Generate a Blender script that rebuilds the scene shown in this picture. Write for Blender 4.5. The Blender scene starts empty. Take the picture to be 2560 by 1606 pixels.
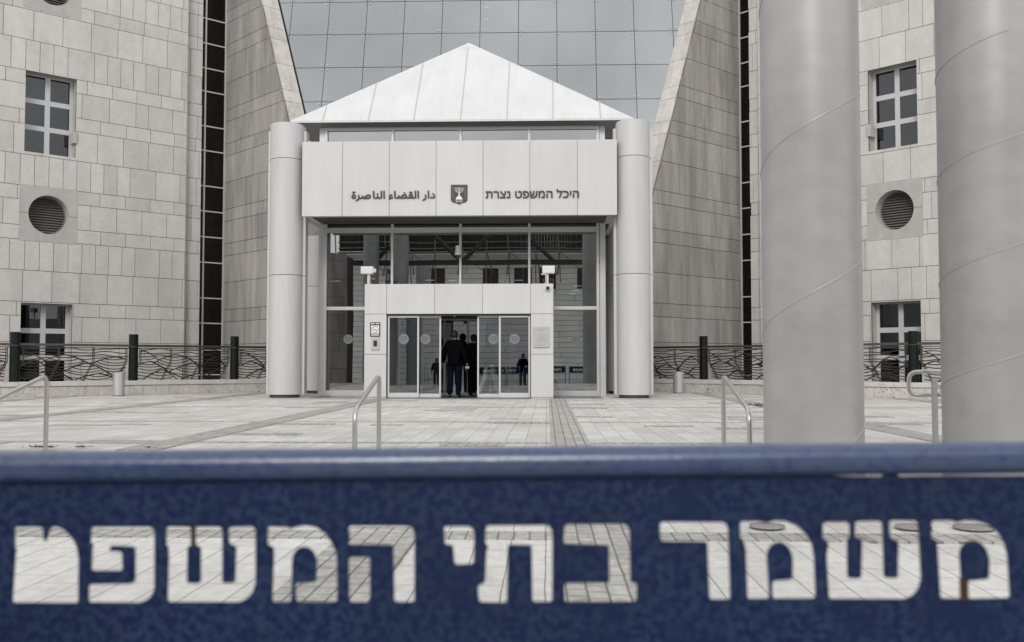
import bpy, bmesh, math, random
from mathutils import Vector
R=math.radians; PI=math.pi; S2=math.sqrt(.5)
sc=bpy.context.scene; C=sc.collection

# ------------------------------------------------------------------ camera, sky, sun, exposure
cd=bpy.data.cameras.new('camera'); cam=bpy.data.objects.new('camera',cd); C.objects.link(cam)
cam.location=(0,0,.92); cam.rotation_euler=(R(92.46),0,R(2.0))
cd.sensor_width=36; cd.lens=35.0; cd.clip_start=.05; cd.clip_end=2000
cd.dof.use_dof=True; cd.dof.focus_distance=26.5; cd.dof.aperture_fstop=3.4
sc.camera=cam
w=bpy.data.worlds.new('World'); sc.world=w; w.use_nodes=True
nt=w.node_tree; bg=nt.nodes['Background']
sky=nt.nodes.new('ShaderNodeTexSky'); sky.sky_type='NISHITA'; sky.sun_disc=False
SUN_EL,SUN_AZ=R(32),R(188)
sky.sun_elevation=SUN_EL; sky.sun_rotation=SUN_AZ; sky.air_density=1.0; sky.dust_density=1.0; sky.ozone_density=1
hs=nt.nodes.new('ShaderNodeHueSaturation'); hs.inputs['Saturation'].default_value=.12
nt.links.new(sky.outputs[0],hs.inputs['Color'])
ov=nt.nodes.new('ShaderNodeMix'); ov.data_type='RGBA'; ov.inputs[0].default_value=.85     # overcast: an even cloud layer over the sky
nt.links.new(hs.outputs[0],ov.inputs[6]); 
cn_=nt.nodes.new('ShaderNodeTexNoise'); cn_.inputs['Scale'].default_value=4.5; cn_.inputs['Detail'].default_value=5; cn_.inputs['Roughness'].default_value=.55
ctc=nt.nodes.new('ShaderNodeTexCoord'); nt.links.new(ctc.outputs['Generated'],cn_.inputs['Vector'])
cr_=nt.nodes.new('ShaderNodeMapRange'); cr_.inputs[1].default_value=.3; cr_.inputs[2].default_value=.7; cr_.inputs[3].default_value=4.6; cr_.inputs[4].default_value=7.9; nt.links.new(cn_.outputs[0],cr_.inputs[0])
cc_=nt.nodes.new('ShaderNodeCombineColor'); [nt.links.new(cr_.outputs[0],cc_.inputs[k]) for k in range(3)]; nt.links.new(cc_.outputs[0],ov.inputs[7])
nt.links.new(ov.outputs[2],bg.inputs[0])
bg.inputs[1].default_value=.092
sl=bpy.data.lights.new('sun','SUN'); sl.energy=.75; sl.angle=R(18); sl.color=(1,.97,.93)
so=bpy.data.objects.new('sun',sl); C.objects.link(so)
sd=Vector((math.sin(SUN_AZ)*math.cos(SUN_EL),math.cos(SUN_AZ)*math.cos(SUN_EL),math.sin(SUN_EL)))
so.rotation_euler=sd.to_track_quat('Z','Y').to_euler(); so.location=sd*60
sc.view_settings.view_transform='Standard'; sc.view_settings.look='None'
sc.view_settings.exposure=.98; sc.view_settings.gamma=1
sc.cycles.use_denoising=True; sc.cycles.max_bounces=8; sc.cycles.transparent_max_bounces=12

# ------------------------------------------------------------------ materials
def mat(name,col,rough=.6,metal=0,island=0,noise=(),bump=None,pits=None,spec=.4,emit=None,spots=None):
    m=bpy.data.materials.new(name); m.use_nodes=True; n=m.node_tree.nodes; l=m.node_tree.links
    b=n['Principled BSDF']; b.inputs['Roughness'].default_value=rough; b.inputs['Metallic'].default_value=metal
    b.inputs['Specular IOR Level'].default_value=spec
    b.inputs['Base Color'].default_value=(*col,1)
    tc=n.new('ShaderNodeTexCoord')
    def noi(scale,stretch=(1,1,1),detail=4,rg=.55):
        mp=n.new('ShaderNodeMapping'); mp.inputs['Scale'].default_value=stretch
        l.new(tc.outputs['Object'],mp.inputs[0])
        t=n.new('ShaderNodeTexNoise'); t.inputs['Scale'].default_value=scale; t.inputs['Detail'].default_value=detail; t.inputs['Roughness'].default_value=rg
        l.new(mp.outputs[0],t.inputs['Vector']); return t.outputs[0]
    def mr(src,a,bb,c,d):
        q=n.new('ShaderNodeMapRange'); q.inputs[1].default_value=a;q.inputs[2].default_value=bb;q.inputs[3].default_value=c;q.inputs[4].default_value=d
        l.new(src,q.inputs[0]); return q.outputs[0]
    f=None
    def mul(x):
        nonlocal f
        if f is None: f=x; return
        q=n.new('ShaderNodeMath'); q.operation='MULTIPLY'; l.new(f,q.inputs[0]); l.new(x,q.inputs[1]); f=q.outputs[0]
    if island:
        g=n.new('ShaderNodeNewGeometry'); mul(mr(g.outputs['Random Per Island'],0,1,1-island,1+island))
    for (s,a,st) in noise: mul(mr(noi(s,st),.3,.7,1-a,1+a))
    if pits:
        s,thr,dark,st=pits
        big=noi(.9,(1,1,1),3); fine=noi(s,st,6,.7)
        q=n.new('ShaderNodeMath'); q.operation='MULTIPLY_ADD'; l.new(big,q.inputs[0]); q.inputs[1].default_value=.45; l.new(fine,q.inputs[2])
        mul(mr(q.outputs[0],thr,thr+.07,1,dark))
    src=None
    if f is not None:
        v=n.new('ShaderNodeVectorMath'); v.operation='SCALE'; v.inputs[0].default_value=col; l.new(f,v.inputs['Scale']); src=v.outputs[0]
    if spots:
        for (scale,thr,width,c2,st) in spots:
            k=mr(noi(scale,st,5,.6),thr,thr+width,0,1)
            mx=n.new('ShaderNodeMix'); mx.data_type='RGBA'; l.new(k,mx.inputs[0])
            if src is None: mx.inputs[6].default_value=(*col,1)
            else: l.new(src,mx.inputs[6])
            mx.inputs[7].default_value=(*c2,1); src=mx.outputs[2]
    if src is not None: l.new(src,b.inputs['Base Color'])
    if bump:
        s,st,dist=bump; bp=n.new('ShaderNodeBump'); bp.inputs['Strength'].default_value=st; bp.inputs['Distance'].default_value=dist
        l.new(noi(s,(1,1,1),5),bp.inputs['Height']); l.new(bp.outputs[0],b.inputs['Normal'])
    if emit: b.inputs['Emission Color'].default_value=(*emit[0],1); b.inputs['Emission Strength'].default_value=emit[1]
    return m
def glass(name,refl,tint,gcol=(1,1,1),wave=.25,wscale=.55):
    m=bpy.data.materials.new(name); m.use_nodes=True; n=m.node_tree.nodes; l=m.node_tree.links
    n.remove(n['Principled BSDF']); out=n['Material Output']
    t=n.new('ShaderNodeBsdfTransparent'); t.inputs[0].default_value=(*tint,1)
    g=n.new('ShaderNodeBsdfGlossy'); g.inputs['Roughness'].default_value=0; g.inputs['Color'].default_value=(*gcol,1)
    fr=n.new('ShaderNodeFresnel'); fr.inputs[0].default_value=1.5
    q=n.new('ShaderNodeMath'); q.operation='MULTIPLY_ADD'; q.use_clamp=True; q.inputs[1].default_value=1-refl; q.inputs[2].default_value=refl-.03
    l.new(fr.outputs[0],q.inputs[0]); mx=n.new('ShaderNodeMixShader'); l.new(q.outputs[0],mx.inputs[0])
    tc=n.new('ShaderNodeTexCoord'); tx=n.new('ShaderNodeTexNoise'); tx.inputs['Scale'].default_value=wscale; tx.inputs['Detail'].default_value=1
    l.new(tc.outputs['Object'],tx.inputs['Vector'])
    bp=n.new('ShaderNodeBump'); bp.inputs['Strength'].default_value=wave; bp.inputs['Distance'].default_value=.01
    l.new(tx.outputs[0],bp.inputs['Height']); l.new(bp.outputs[0],g.inputs['Normal'])
    l.new(t.outputs[0],mx.inputs[1]); l.new(g.outputs[0],mx.inputs[2]); l.new(mx.outputs[0],out.inputs[0])
    return m
def paving(name,c1,c2,mort,bw,rh,ms,rough_amt,grain,patch=0):
    m=bpy.data.materials.new(name); m.use_nodes=True; n=m.node_tree.nodes; l=m.node_tree.links; b=n['Principled BSDF']
    b.inputs['Roughness'].default_value=.75; b.inputs['Specular IOR Level'].default_value=.3
    tc=n.new('ShaderNodeTexCoord'); sp=n.new('ShaderNodeSeparateXYZ'); l.new(tc.outputs['Object'],sp.inputs[0])
    nz=n.new('ShaderNodeTexNoise'); nz.inputs['Scale'].default_value=1.7; l.new(tc.outputs['Object'],nz.inputs['Vector'])
    wob=n.new('ShaderNodeMath'); wob.operation='MULTIPLY_ADD'; l.new(nz.outputs[0],wob.inputs[0]); wob.inputs[1].default_value=.02; l.new(sp.outputs[0],wob.inputs[2])
    cb=n.new('ShaderNodeCombineXYZ'); l.new(sp.outputs[1],cb.inputs[0]); l.new(wob.outputs[0],cb.inputs[1])
    br=n.new('ShaderNodeTexBrick'); l.new(cb.outputs[0],br.inputs['Vector']); br.inputs['Scale'].default_value=1
    br.inputs['Brick Width'].default_value=bw; br.inputs['Row Height'].default_value=rh; br.inputs['Mortar Size'].default_value=ms; br.inputs['Mortar Smooth'].default_value=.3
    br.offset=.37; br.offset_frequency=2; br.squash=1.6; br.squash_frequency=3
    br.inputs['Color1'].default_value=(*c1,1); br.inputs['Color2'].default_value=(*c2,1); br.inputs['Mortar'].default_value=(*mort,1)
    def noi(s,d=5,st=(1,1,1)):
        mp=n.new('ShaderNodeMapping'); mp.inputs['Scale'].default_value=st; l.new(tc.outputs['Object'],mp.inputs[0])
        t=n.new('ShaderNodeTexNoise'); t.inputs['Scale'].default_value=s; t.inputs['Detail'].default_value=d; t.inputs['Roughness'].default_value=.65; l.new(mp.outputs[0],t.inputs['Vector']); return t.outputs[0]
    def mr(src,a,bb,c,d):
        q=n.new('ShaderNodeMapRange'); q.inputs[1].default_value=a;q.inputs[2].default_value=bb;q.inputs[3].default_value=c;q.inputs[4].default_value=d; l.new(src,q.inputs[0]); return q.outputs[0]
    f1=mr(noi(.55,6),.3,.7,.84,1.10); f2=mr(noi(14,6,(1,.5,1)),.3,.72,1-grain,1+grain*.6); f3=mr(noi(38,5),.60,.70,1,1-grain*1.6)
    q=n.new('ShaderNodeMath'); q.operation='MULTIPLY'; l.new(f1,q.inputs[0]); l.new(f2,q.inputs[1])
    q2=n.new('ShaderNodeMath'); q2.operation='MULTIPLY'; l.new(q.outputs[0],q2.inputs[0]); l.new(f3,q2.inputs[1])
    v=n.new('ShaderNodeVectorMath'); v.operation='SCALE'; l.new(br.outputs['Color'],v.inputs[0]); l.new(q2.outputs[0],v.inputs['Scale']); l.new(v.outputs[0],b.inputs['Base Color'])
    bp=n.new('ShaderNodeBump'); bp.inputs['Strength'].default_value=rough_amt; bp.inputs['Distance'].default_value=.012
    h=n.new('ShaderNodeMath'); h.operation='MULTIPLY_ADD'; l.new(br.outputs['Fac'],h.inputs[0]); h.inputs[1].default_value=-1.2; l.new(noi(22,5),h.inputs[2])
    l.new(h.outputs[0],bp.inputs['Height']); l.new(bp.outputs[0],b.inputs['Normal'])
    return m
Z1=(1,1,1); ZV=(1,1,.16)
M={}
M['stone']=mat('wing_limestone',(.525,.508,.485),.8,0,.065,[(2.2,.05,Z1),(9,.045,Z1),(1.6,.07,ZV),(.25,.035,Z1),(28,.03,Z1)],(30,.15,.01),spec=.25)
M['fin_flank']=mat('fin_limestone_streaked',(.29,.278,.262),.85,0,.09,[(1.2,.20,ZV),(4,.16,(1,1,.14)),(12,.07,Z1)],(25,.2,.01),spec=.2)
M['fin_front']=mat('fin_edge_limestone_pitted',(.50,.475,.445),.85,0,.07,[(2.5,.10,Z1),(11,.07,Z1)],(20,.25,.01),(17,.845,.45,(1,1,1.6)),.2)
M['joint']=mat('dark_joint',(.035,.033,.03),.9)
M['plate']=mat('vent_plate_concrete',(.43,.417,.398),.8,0,0,[(2.5,.08,Z1),(18,.04,Z1),(2,.06,ZV)],(30,.12,.01),spec=.25)
M['base_stone']=mat('weathered_base_stone',(.50,.475,.44),.85,0,.08,[(3,.10,Z1),(10,.1,Z1)],(18,.35,.012),(13,.80,.42,(1,1,1.3)),.2)
M['cap_stone']=mat('cap_stone',(.53,.51,.48),.8,0,.05,[(4,.08,Z1)],(20,.2,.01),(18,.86,.6,Z1),.2)
M['white']=mat('white_coated_panel',(.525,.525,.52),.5,0,.025,[(.8,.03,Z1),(4,.035,(1,1,.10)),(14,.012,Z1)],spec=.45)
M['roofwhite']=mat('white_roof_sheet',(.58,.585,.595),.5,0,.01,[(1,.04,Z1),(4,.04,(1,.25,.25)),(12,.015,Z1)],spec=.5)
M['rib']=mat('grey_roof_seam',(.42,.42,.42),.5)
M['pillar']=mat('silver_painted_cladding',(.50,.50,.50),.5,.05,.02,[(1.5,.05,ZV),(5,.04,(1,1,.1)),(30,.015,(1,1,.05))])
M['alu']=mat('aluminium_frame',(.56,.56,.56),.4,.3,0,[(3,.03,Z1)])
M['louvre']=mat('louvre_metal',(.20,.19,.18),.5,.2)
M['darkmetal']=mat('dark_soffit',(.05,.05,.05),.6)
M['soffit']=mat('grey_soffit',(.30,.30,.30),.55)
M['winframe']=mat('white_window_frame',(.50,.50,.51),.45)
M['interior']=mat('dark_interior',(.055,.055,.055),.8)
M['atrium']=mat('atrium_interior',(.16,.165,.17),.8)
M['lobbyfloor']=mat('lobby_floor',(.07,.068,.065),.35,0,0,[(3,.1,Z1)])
M['glass']=glass('tinted_hall_glass',.30,(.30,.32,.33),(.93,.95,.96),.22,.5)
M['doorglass']=glass('door_glass',.15,(.62,.64,.65),(.9,.93,.95),.12,.7)
M['curtain']=glass('mirror_curtain_glass',.41,(.28,.30,.31),(.85,.88,.90),.10,.4)
M['winglass']=glass('dark_window_glass',.085,(.15,.16,.165),(.8,.83,.86),.1,.7)
M['stripglass']=glass('black_strip_glass',.035,(.10,.10,.11),(.8,.8,.8),.1,.7)
M['gap']=mat('curtain_joint_black',(.03,.033,.036),.6)
M['bolt']=mat('steel_bolt',(.40,.40,.41),.35,.6)
M['column']=mat('grey_column_paint',(.355,.355,.355),.42,.12,0,[(1.1,.09,(1,1,.8)),(3.5,.06,(1,1,1.6)),(.5,.07,Z1)],(40,.04,.01))
M['seam']=mat('column_weld_seam',(.42,.42,.42),.4,.2)
M['steel']=mat('brushed_steel',(.50,.49,.475),.28,.9,0,[(14,.05,(1,1,.1))])
M['binsteel']=mat('bin_steel',(.50,.50,.51),.42,.6,0,[(8,.04,(1,1,.1))])
M['bronze']=mat('bronze_rail',(.085,.07,.062),.35,.5,0,[(5,.12,Z1)])
M['wave']=mat('dark_bronze_strip',(.035,.03,.027),.45,.4)
M['green']=mat('dark_green_post',(.003,.0065,.0055),.4,0,0,[(6,.3,(1,1,3))],spec=.25)
M['blue']=mat('chipped_blue_paint',(.0155,.033,.080),.5,0,0,[(5,.2,Z1),(1.7,.2,Z1)],(60,.12,.004),spec=.25,
    spots=[(70,.47,.07,(.0022,.0095,.055),(1,1,1)),(7,.50,.16,(.004,.0135,.055),(1,1,1)),(19,.735,.03,(.16,.12,.07),(1,1,1))])
M['rail_blue']=mat('worn_blue_rail_paint',(.033,.062,.140),.28,0,0,[(5,.15,Z1)],(60,.2,.004),spec=.9,
    spots=[(58,.50,.1,(.014,.034,.115),(1,1,1)),(16,.72,.03,(.14,.09,.05),(1,1,1))])
M['rail_blue'].node_tree.nodes['Principled BSDF'].inputs['Coat Weight'].default_value=.0; M['rail_blue'].node_tree.nodes['Principled BSDF'].inputs['Coat Roughness'].default_value=.42
M['rust']=mat('rust',(.05,.028,.016),.9,0,0,[(20,.3,Z1)])
M['wire']=mat('blue_wire',(.03,.05,.13),.5)
M['black']=mat('black_plastic',(.012,.012,.013),.4)
M['lens']=mat('dark_lens',(.03,.03,.03),.08,spec=.7)
M['camwhite']=mat('camera_housing',(.60,.60,.58),.4)
M['letter']=mat('dark_sign_letter',(.035,.037,.037),.45)
M['emblem']=mat('grey_emblem_plate',(.055,.055,.055),.4,.3,0,[(40,.12,Z1)])
M['emblem_light']=mat('silver_emblem_relief',(.66,.66,.65),.35,.2)
M['emblem_mid']=mat('grey_emblem_leaves',(.13,.13,.13),.4,.2)
M['signdark']=mat('sign_charcoal',(.045,.048,.052),.5)
M['signwhite']=mat('sign_white',(.75,.75,.73),.5)
M['plaque']=mat('pale_stone_plaque',(.43,.43,.415),.35,.1,0,[(6,.05,Z1)])
M['engrave']=mat('engraved_grey',(.30,.30,.29),.6)
M['sticker']=mat('frosted_sticker',(.17,.178,.185),.6)
M['stickerbar']=mat('sticker_bar',(.09,.095,.10),.6)
M['lamp']=mat('lit_lamp',(1,1,1),.5,emit=((1,.97,.92),2.2))
M['iron']=mat('cast_cover',(.30,.29,.28),.6,.2,0,[(20,.15,Z1)])
M['weed']=mat('weed_leaf',(.045,.06,.03),.7)
M['jacket']=mat('navy_black_jacket',(.0022,.0024,.003),.9,0,0,[(8,.2,Z1)],spec=.04)
M['jeans']=mat('blue_jeans',(.003,.005,.012),.9,0,0,[(9,.25,(1,1,.5))],spec=.04)
M['darkcloth']=mat('dark_cloth',(.002,.002,.002),.95,spec=.04)
M['browncloth']=mat('dark_brown_cloth',(.005,.0035,.003),.85,spec=.04)
M['beige']=mat('beige_trousers',(.78,.75,.69),.85,0,0,[(9,.12,(1,1,.4))])
M['skin']=mat('skin',(.15,.095,.07),.6)
M['hair']=mat('short_dark_hair',(.012,.011,.010),.7)
M['shoe']=mat('dark_shoe',(.012,.012,.012),.5)
M['phone']=mat('pale_blue_paper',(.45,.50,.62),.6)
M['eye']=mat('eye',(.03,.02,.02),.2)
M['plaza']=paving('plaza_limestone',(.61,.597,.575),(.50,.487,.465),(.30,.285,.265),.66,.240,.005,.4,.12)
M['court']=paving('forecourt_limestone',(.64,.628,.605),(.58,.568,.545),(.24,.23,.215),.52,.236,.004,.6,.15)
M['cobble']=paving('cobble_limestone',(.48,.465,.44),(.39,.377,.355),(.22,.21,.20),.15,.112,.007,1.0,.26)
M['soil']=mat('ground_soil',(.25,.24,.22),.9,0,0,[(.3,.15,Z1)])
M['hoard']=mat('green_hoarding',(.020,.040,.032),.6,0,.25)
M['oppstone']=mat('street_building_stone',(.80,.80,.78),.85,0,.06,[(.6,.10,Z1)])
M['pole']=mat('scaffold_pole',(.22,.20,.17),.7)

# ------------------------------------------------------------------ mesh helpers
class MB:
    def __init__(s): s.v=[]; s.f=[]; s.mi=[]; s.sm=[]
    def face(s,pts,mi=0,sm=False):
        b=len(s.v); s.v+= [tuple(p) for p in pts]; s.f.append(tuple(range(b,b+len(pts)))); s.mi.append(mi); s.sm.append(sm)
    def mesh(s,vs,fs,mi=0,sm=False):
        b=len(s.v); s.v+=[tuple(p) for p in vs]
        for f in fs: s.f.append(tuple(b+i for i in f)); s.mi.append(mi); s.sm.append(sm)
    def box(s,a,b,mi=0):
        (x0,y0,z0),(x1,y1,z1)=a,b
        v=[(x0,y0,z0),(x1,y0,z0),(x1,y1,z0),(x0,y1,z0),(x0,y0,z1),(x1,y0,z1),(x1,y1,z1),(x0,y1,z1)]
        s.mesh(v,[(0,3,2,1),(4,5,6,7),(0,1,5,4),(1,2,6,5),(2,3,7,6),(3,0,4,7)],mi)
    def fbox(s,F,s0,s1,z0,z1,o0,o1,mi=0):
        v=[F(a,z,o) for z in (z0,z1) for (a,o) in ((s0,o0),(s1,o0),(s1,o1),(s0,o1))]
        s.mesh(v,[(0,3,2,1),(4,5,6,7),(0,1,5,4),(1,2,6,5),(2,3,7,6),(3,0,4,7)],mi)
    def prism(s,pts,o0,o1,F,mi=0):     # pts polygon in (s,z) ; F(s,z,o)
        n=len(pts); v=[F(a,z,o0) for a,z in pts]+[F(a,z,o1) for a,z in pts]
        s.mesh(v,[tuple(range(n-1,-1,-1)),tuple(range(n,2*n))]+[(i,(i+1)%n,n+(i+1)%n,n+i) for i in range(n)],mi)
    def vprism(s,pts,z0,z1,mi=0,sm=False):    # pts in plan
        n=len(pts); v=[(x,y,z0) for x,y in pts]+[(x,y,z1) for x,y in pts]
        b=len(s.v); s.v+=v
        for f in (tuple(range(n-1,-1,-1)),tuple(range(n,2*n))): s.f.append(tuple(b+i for i in f)); s.mi.append(mi); s.sm.append(False)
        for i in range(n): s.f.append((b+i,b+(i+1)%n,b+n+(i+1)%n,b+n+i)); s.mi.append(mi); s.sm.append(sm)
    def cyl(s,c,r,z0,z1,n=48,r1=None,mi=0):
        r1=r if r1 is None else r1
        v=[(c[0]+r*math.cos(2*PI*i/n),c[1]+r*math.sin(2*PI*i/n),z0) for i in range(n)]+[(c[0]+r1*math.cos(2*PI*i/n),c[1]+r1*math.sin(2*PI*i/n),z1) for i in range(n)]
        b=len(s.v); s.v+=v
        for f in (tuple(range(n-1,-1,-1)),tuple(range(n,2*n))): s.f.append(tuple(b+i for i in f)); s.mi.append(mi); s.sm.append(False)
        for i in range(n): s.f.append((b+i,b+(i+1)%n,b+n+(i+1)%n,b+n+i)); s.mi.append(mi); s.sm.append(True)
    def disc(s,c,n,r,t,seg=24,mi=0):   # thick disc, axis n
        n=Vector(n).normalized(); u=n.orthogonal().normalized(); w_=n.cross(u); c=Vector(c)
        a=[c+u*r*math.cos(2*PI*i/seg)+w_*r*math.sin(2*PI*i/seg) for i in range(seg)]; b_=[p+n*t for p in a]
        s.mesh(a+b_,[tuple(range(seg-1,-1,-1)),tuple(range(seg,2*seg))]+[(i,(i+1)%seg,seg+(i+1)%seg,seg+i) for i in range(seg)],mi)
    def tube(s,pts,r,n=10,mi=0,sm=True,closed=False):
        pts=[Vector(p) for p in pts]; rings=[]; up=None
        for i,p in enumerate(pts):
            if i==0: t=pts[1]-p
            elif i==len(pts)-1: t=p-pts[i-1]
            else: t=(pts[i+1]-p).normalized()+(p-pts[i-1]).normalized()
            t.normalize()
            if up is None: up=t.orthogonal().normalized()
            up=(up-t*up.dot(t)).normalized(); w_=t.cross(up)
            rr=r[i] if isinstance(r,(list,tuple)) else r
            rings.append([p+up*rr*math.cos(2*PI*k/n)+w_*rr*math.sin(2*PI*k/n) for k in range(n)])
        b=len(s.v)
        for g in rings: s.v+=[tuple(q) for q in g]
        for i in range(len(rings)-1):
            for k in range(n):
                s.f.append((b+i*n+k,b+i*n+(k+1)%n,b+(i+1)*n+(k+1)%n,b+(i+1)*n+k)); s.mi.append(mi); s.sm.append(sm)
        s.f.append(tuple(b+k for k in range(n-1,-1,-1))); s.mi.append(mi); s.sm.append(False)
        e=b+(len(rings)-1)*n; s.f.append(tuple(e+k for k in range(n))); s.mi.append(mi); s.sm.append(False)
    def data(s,name,mats):
        me=bpy.data.meshes.new(name); me.from_pydata(s.v,[],s.f)
        for m in (mats if isinstance(mats,(list,tuple)) else [mats]): me.materials.append(m)
        me.polygons.foreach_set('material_index',s.mi); me.polygons.foreach_set('use_smooth',s.sm)
        bm=bmesh.new(); bm.from_mesh(me); bmesh.ops.recalc_face_normals(bm,faces=bm.faces); bm.to_mesh(me); bm.free(); me.update(); me.set_sharp_from_angle(angle=R(38))
        return me
    def build(s,name,mats,parent=None,bevel=0):
        return link(name,s.data(name,mats),parent,bevel)
def link(name,me,parent=None,bevel=0,loc=None):
    o=bpy.data.objects.new(name,me); C.objects.link(o)
    if parent is not None: o.parent=parent
    if loc is not None: o.location=loc
    if bevel:
        b=o.modifiers.new('bevel','BEVEL'); b.width=bevel; b.segments=2; b.limit_method='ANGLE'; b.angle_limit=R(40)
    return o
def tag(o,label,cat,group=None,kind=None):
    if label: o['label']=label
    if cat: o['category']=cat
    if group: o['group']=group
    o['kind']=kind or 'thing'
    return o
def empty(name,loc=(0,0,0),rz=0):
    o=bpy.data.objects.new(name,None); C.objects.link(o); o.location=loc; o.rotation_euler=(0,0,rz); o.empty_display_size=.2; return o
def copy_tree(o,parent=None):
    c=o.copy(); C.objects.link(c)
    if parent is not None: c.parent=parent
    for ch in list(o.children): copy_tree(ch,c)
    return c
def at(o,parent_loc):   # put a child built in world coordinates under an empty at parent_loc
    o.location=[-a for a in parent_loc]; return o
def frame(o,d,n):
    ox,oy=o
    return lambda s,z,k=0: (ox+d[0]*s+n[0]*k, oy+d[1]*s+n[1]*k, z)
def fillet(pts,rad,seg=6):
    pts=[Vector(p) for p in pts]; out=[pts[0]]
    for i in range(1,len(pts)-1):
        a,b,c=pts[i-1],pts[i],pts[i+1]; r=rad[i-1] if isinstance(rad,(list,tuple)) else rad
        u=(a-b).normalized(); v=(c-b).normalized(); ang=u.angle(v); d=min(r/math.tan(ang/2),(a-b).length*.49,(c-b).length*.49)
        p,q=b+u*d,b+v*d
        for k in range(seg+1):
            t=k/seg; out.append((1-t)**2*p+2*t*(1-t)*b+t*t*q)
    out.append(pts[-1]); return out
def text_mesh(body,width,height,bold=0.0,depth=.03,rows=70):
    """built-in font text fitted to width x height (visual order), in the XZ plane, facing -Y, lower left at origin;
    glyph outlines are filled by winding number and built as thin raised strips"""
    c=bpy.data.curves.new('txt','FONT'); c.body=body; c.size=1; c.fill_mode='NONE'; c.resolution_u=5
    o=bpy.data.objects.new('txt',c); C.objects.link(o); bpy.context.view_layer.update()
    me=bpy.data.meshes.new_from_object(o.evaluated_get(bpy.context.evaluated_depsgraph_get())); bpy.data.objects.remove(o)
    vs=[v.co for v in me.vertices]; ed=[(vs[e.vertices[0]].copy(),vs[e.vertices[1]].copy()) for e in me.edges]
    # keep each loop's direction: closing edges are stored low-high
    idx=[tuple(e.vertices) for e in me.edges]; ed=[(vs[a],vs[b]) if b==a+1 else (vs[max(a,b)],vs[min(a,b)]) for a,b in idx]
    x0=min(v.x for v in vs); x1=max(v.x for v in vs); y0=min(v.y for v in vs); y1=max(v.y for v in vs)
    mb=MB(); hrow=(y1-y0)/rows; sx=width/(x1-x0); sz=height/(y1-y0); spans=[]
    for r in range(rows):
        y=y0+(r+.5)*hrow+1e-6; xs=[]
        for p,q in ed:
            if (p.y<=y)!=(q.y<=y): xs.append((p.x+(q.x-p.x)*(y-p.y)/(q.y-p.y),1 if q.y>p.y else -1))
        xs.sort(); wn=0; row=[]
        for k,(x,d) in enumerate(xs):
            if wn==0: st=x
            wn+=d
            if wn==0 and x-st>1e-4: row.append([st,x])
        spans.append(row)
    bd=max(0,int(round(bold/hrow)))
    for r in range(rows):
        row=[]
        for k in range(-bd,bd+1):
            if 0<=r+k<rows:
                g=math.sqrt(max(0,bold*bold-(k*hrow)**2)); row+=[[a-g,b_+g] for a,b_ in spans[r+k]]
        row.sort(); out=[]
        for a,b_ in row:
            if out and a<=out[-1][1]: out[-1][1]=max(out[-1][1],b_)
            else: out.append([a,b_])
        for a,b_ in out: mb.box(((a-x0)*sx,-depth,r*hrow*sz),((b_-x0)*sx,0,(r+1.02)*hrow*sz))
    me=mb.data('lettering',[]); return me

# ------------------------------------------------------------------ slab cladding
def sub_rect(rects,h):
    out=[]
    for (a,b,c,d) in rects:
        (e,f,g,k)=h
        if f<=a or e>=b or k<=c or g>=d: out.append((a,b,c,d)); continue
        if e>a: out.append((a,e,c,d))
        if f<b: out.append((f,b,c,d))
        a2,b2=max(a,e),min(b,f)
        if g>c: out.append((a2,b2,c,g))
        if k<d: out.append((a2,b2,k,d))
    return out
def clip(poly,a,b,c):   # keep a*s+b*z<=c
    out=[]
    for i in range(len(poly)):
        p,q=poly[i],poly[(i+1)%len(poly)]; fp=a*p[0]+b*p[1]-c; fq=a*q[0]+b*q[1]-c
        if fp<=0: out.append(p)
        if (fp<0<fq) or (fq<0<fp):
            t=fp/(fp-fq); out.append((p[0]+(q[0]-p[0])*t,p[1]+(q[1]-p[1])*t))
    return out
COURSE=[]
for k in range(-2,5):
    for q in (0,.47,1.52,2.55,3.03): COURSE.append(2.53+3.9*k+q)
COURSE=sorted(COURSE)
def cladding(mb,F,s0,s1,z0,z1,holes=(),half=None,seed=0,gap=.017,o0=0,o1=.04,widths=None,rows=None):
    rnd=random.Random(seed); cs=rows or COURSE
    for a,b in zip(cs[:-1],cs[1:]):
        zz0,zz1=max(a,z0),min(b,z1)
        if zz1-zz0<.03: continue
        tall=b-a
        ws=widths or ([.9,.9,.9] if tall<.6 else ([.93,.93,.46] if rnd.random()<.6 else [.46,.46,.47,.93]))
        mode=rnd.choice(ws) if not widths else None
        s=s0-rnd.random()*.9
        while s<s1:
            wd=(rnd.choice(widths) if widths else (mode if rnd.random()<.75 else rnd.choice(ws)))*rnd.uniform(.97,1.03)
            a0,a1=max(s,s0),min(s+wd,s1); s+=wd
            if a1-a0<.04: continue
            rs=[(a0+gap/2,a1-gap/2,zz0+gap/2,zz1-gap/2)]
            for h in holes: rs=sub_rect(rs,h)
            for (e,f,g,k) in rs:
                if f-e<.02 or k-g<.02: continue
                poly=[(e,g),(f,g),(f,k),(e,k)]
                if half:
                    for hp in half: poly=clip(poly,*hp)
                    if len(poly)<3: continue
                mb.prism(poly,o0,o1,F)

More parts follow.
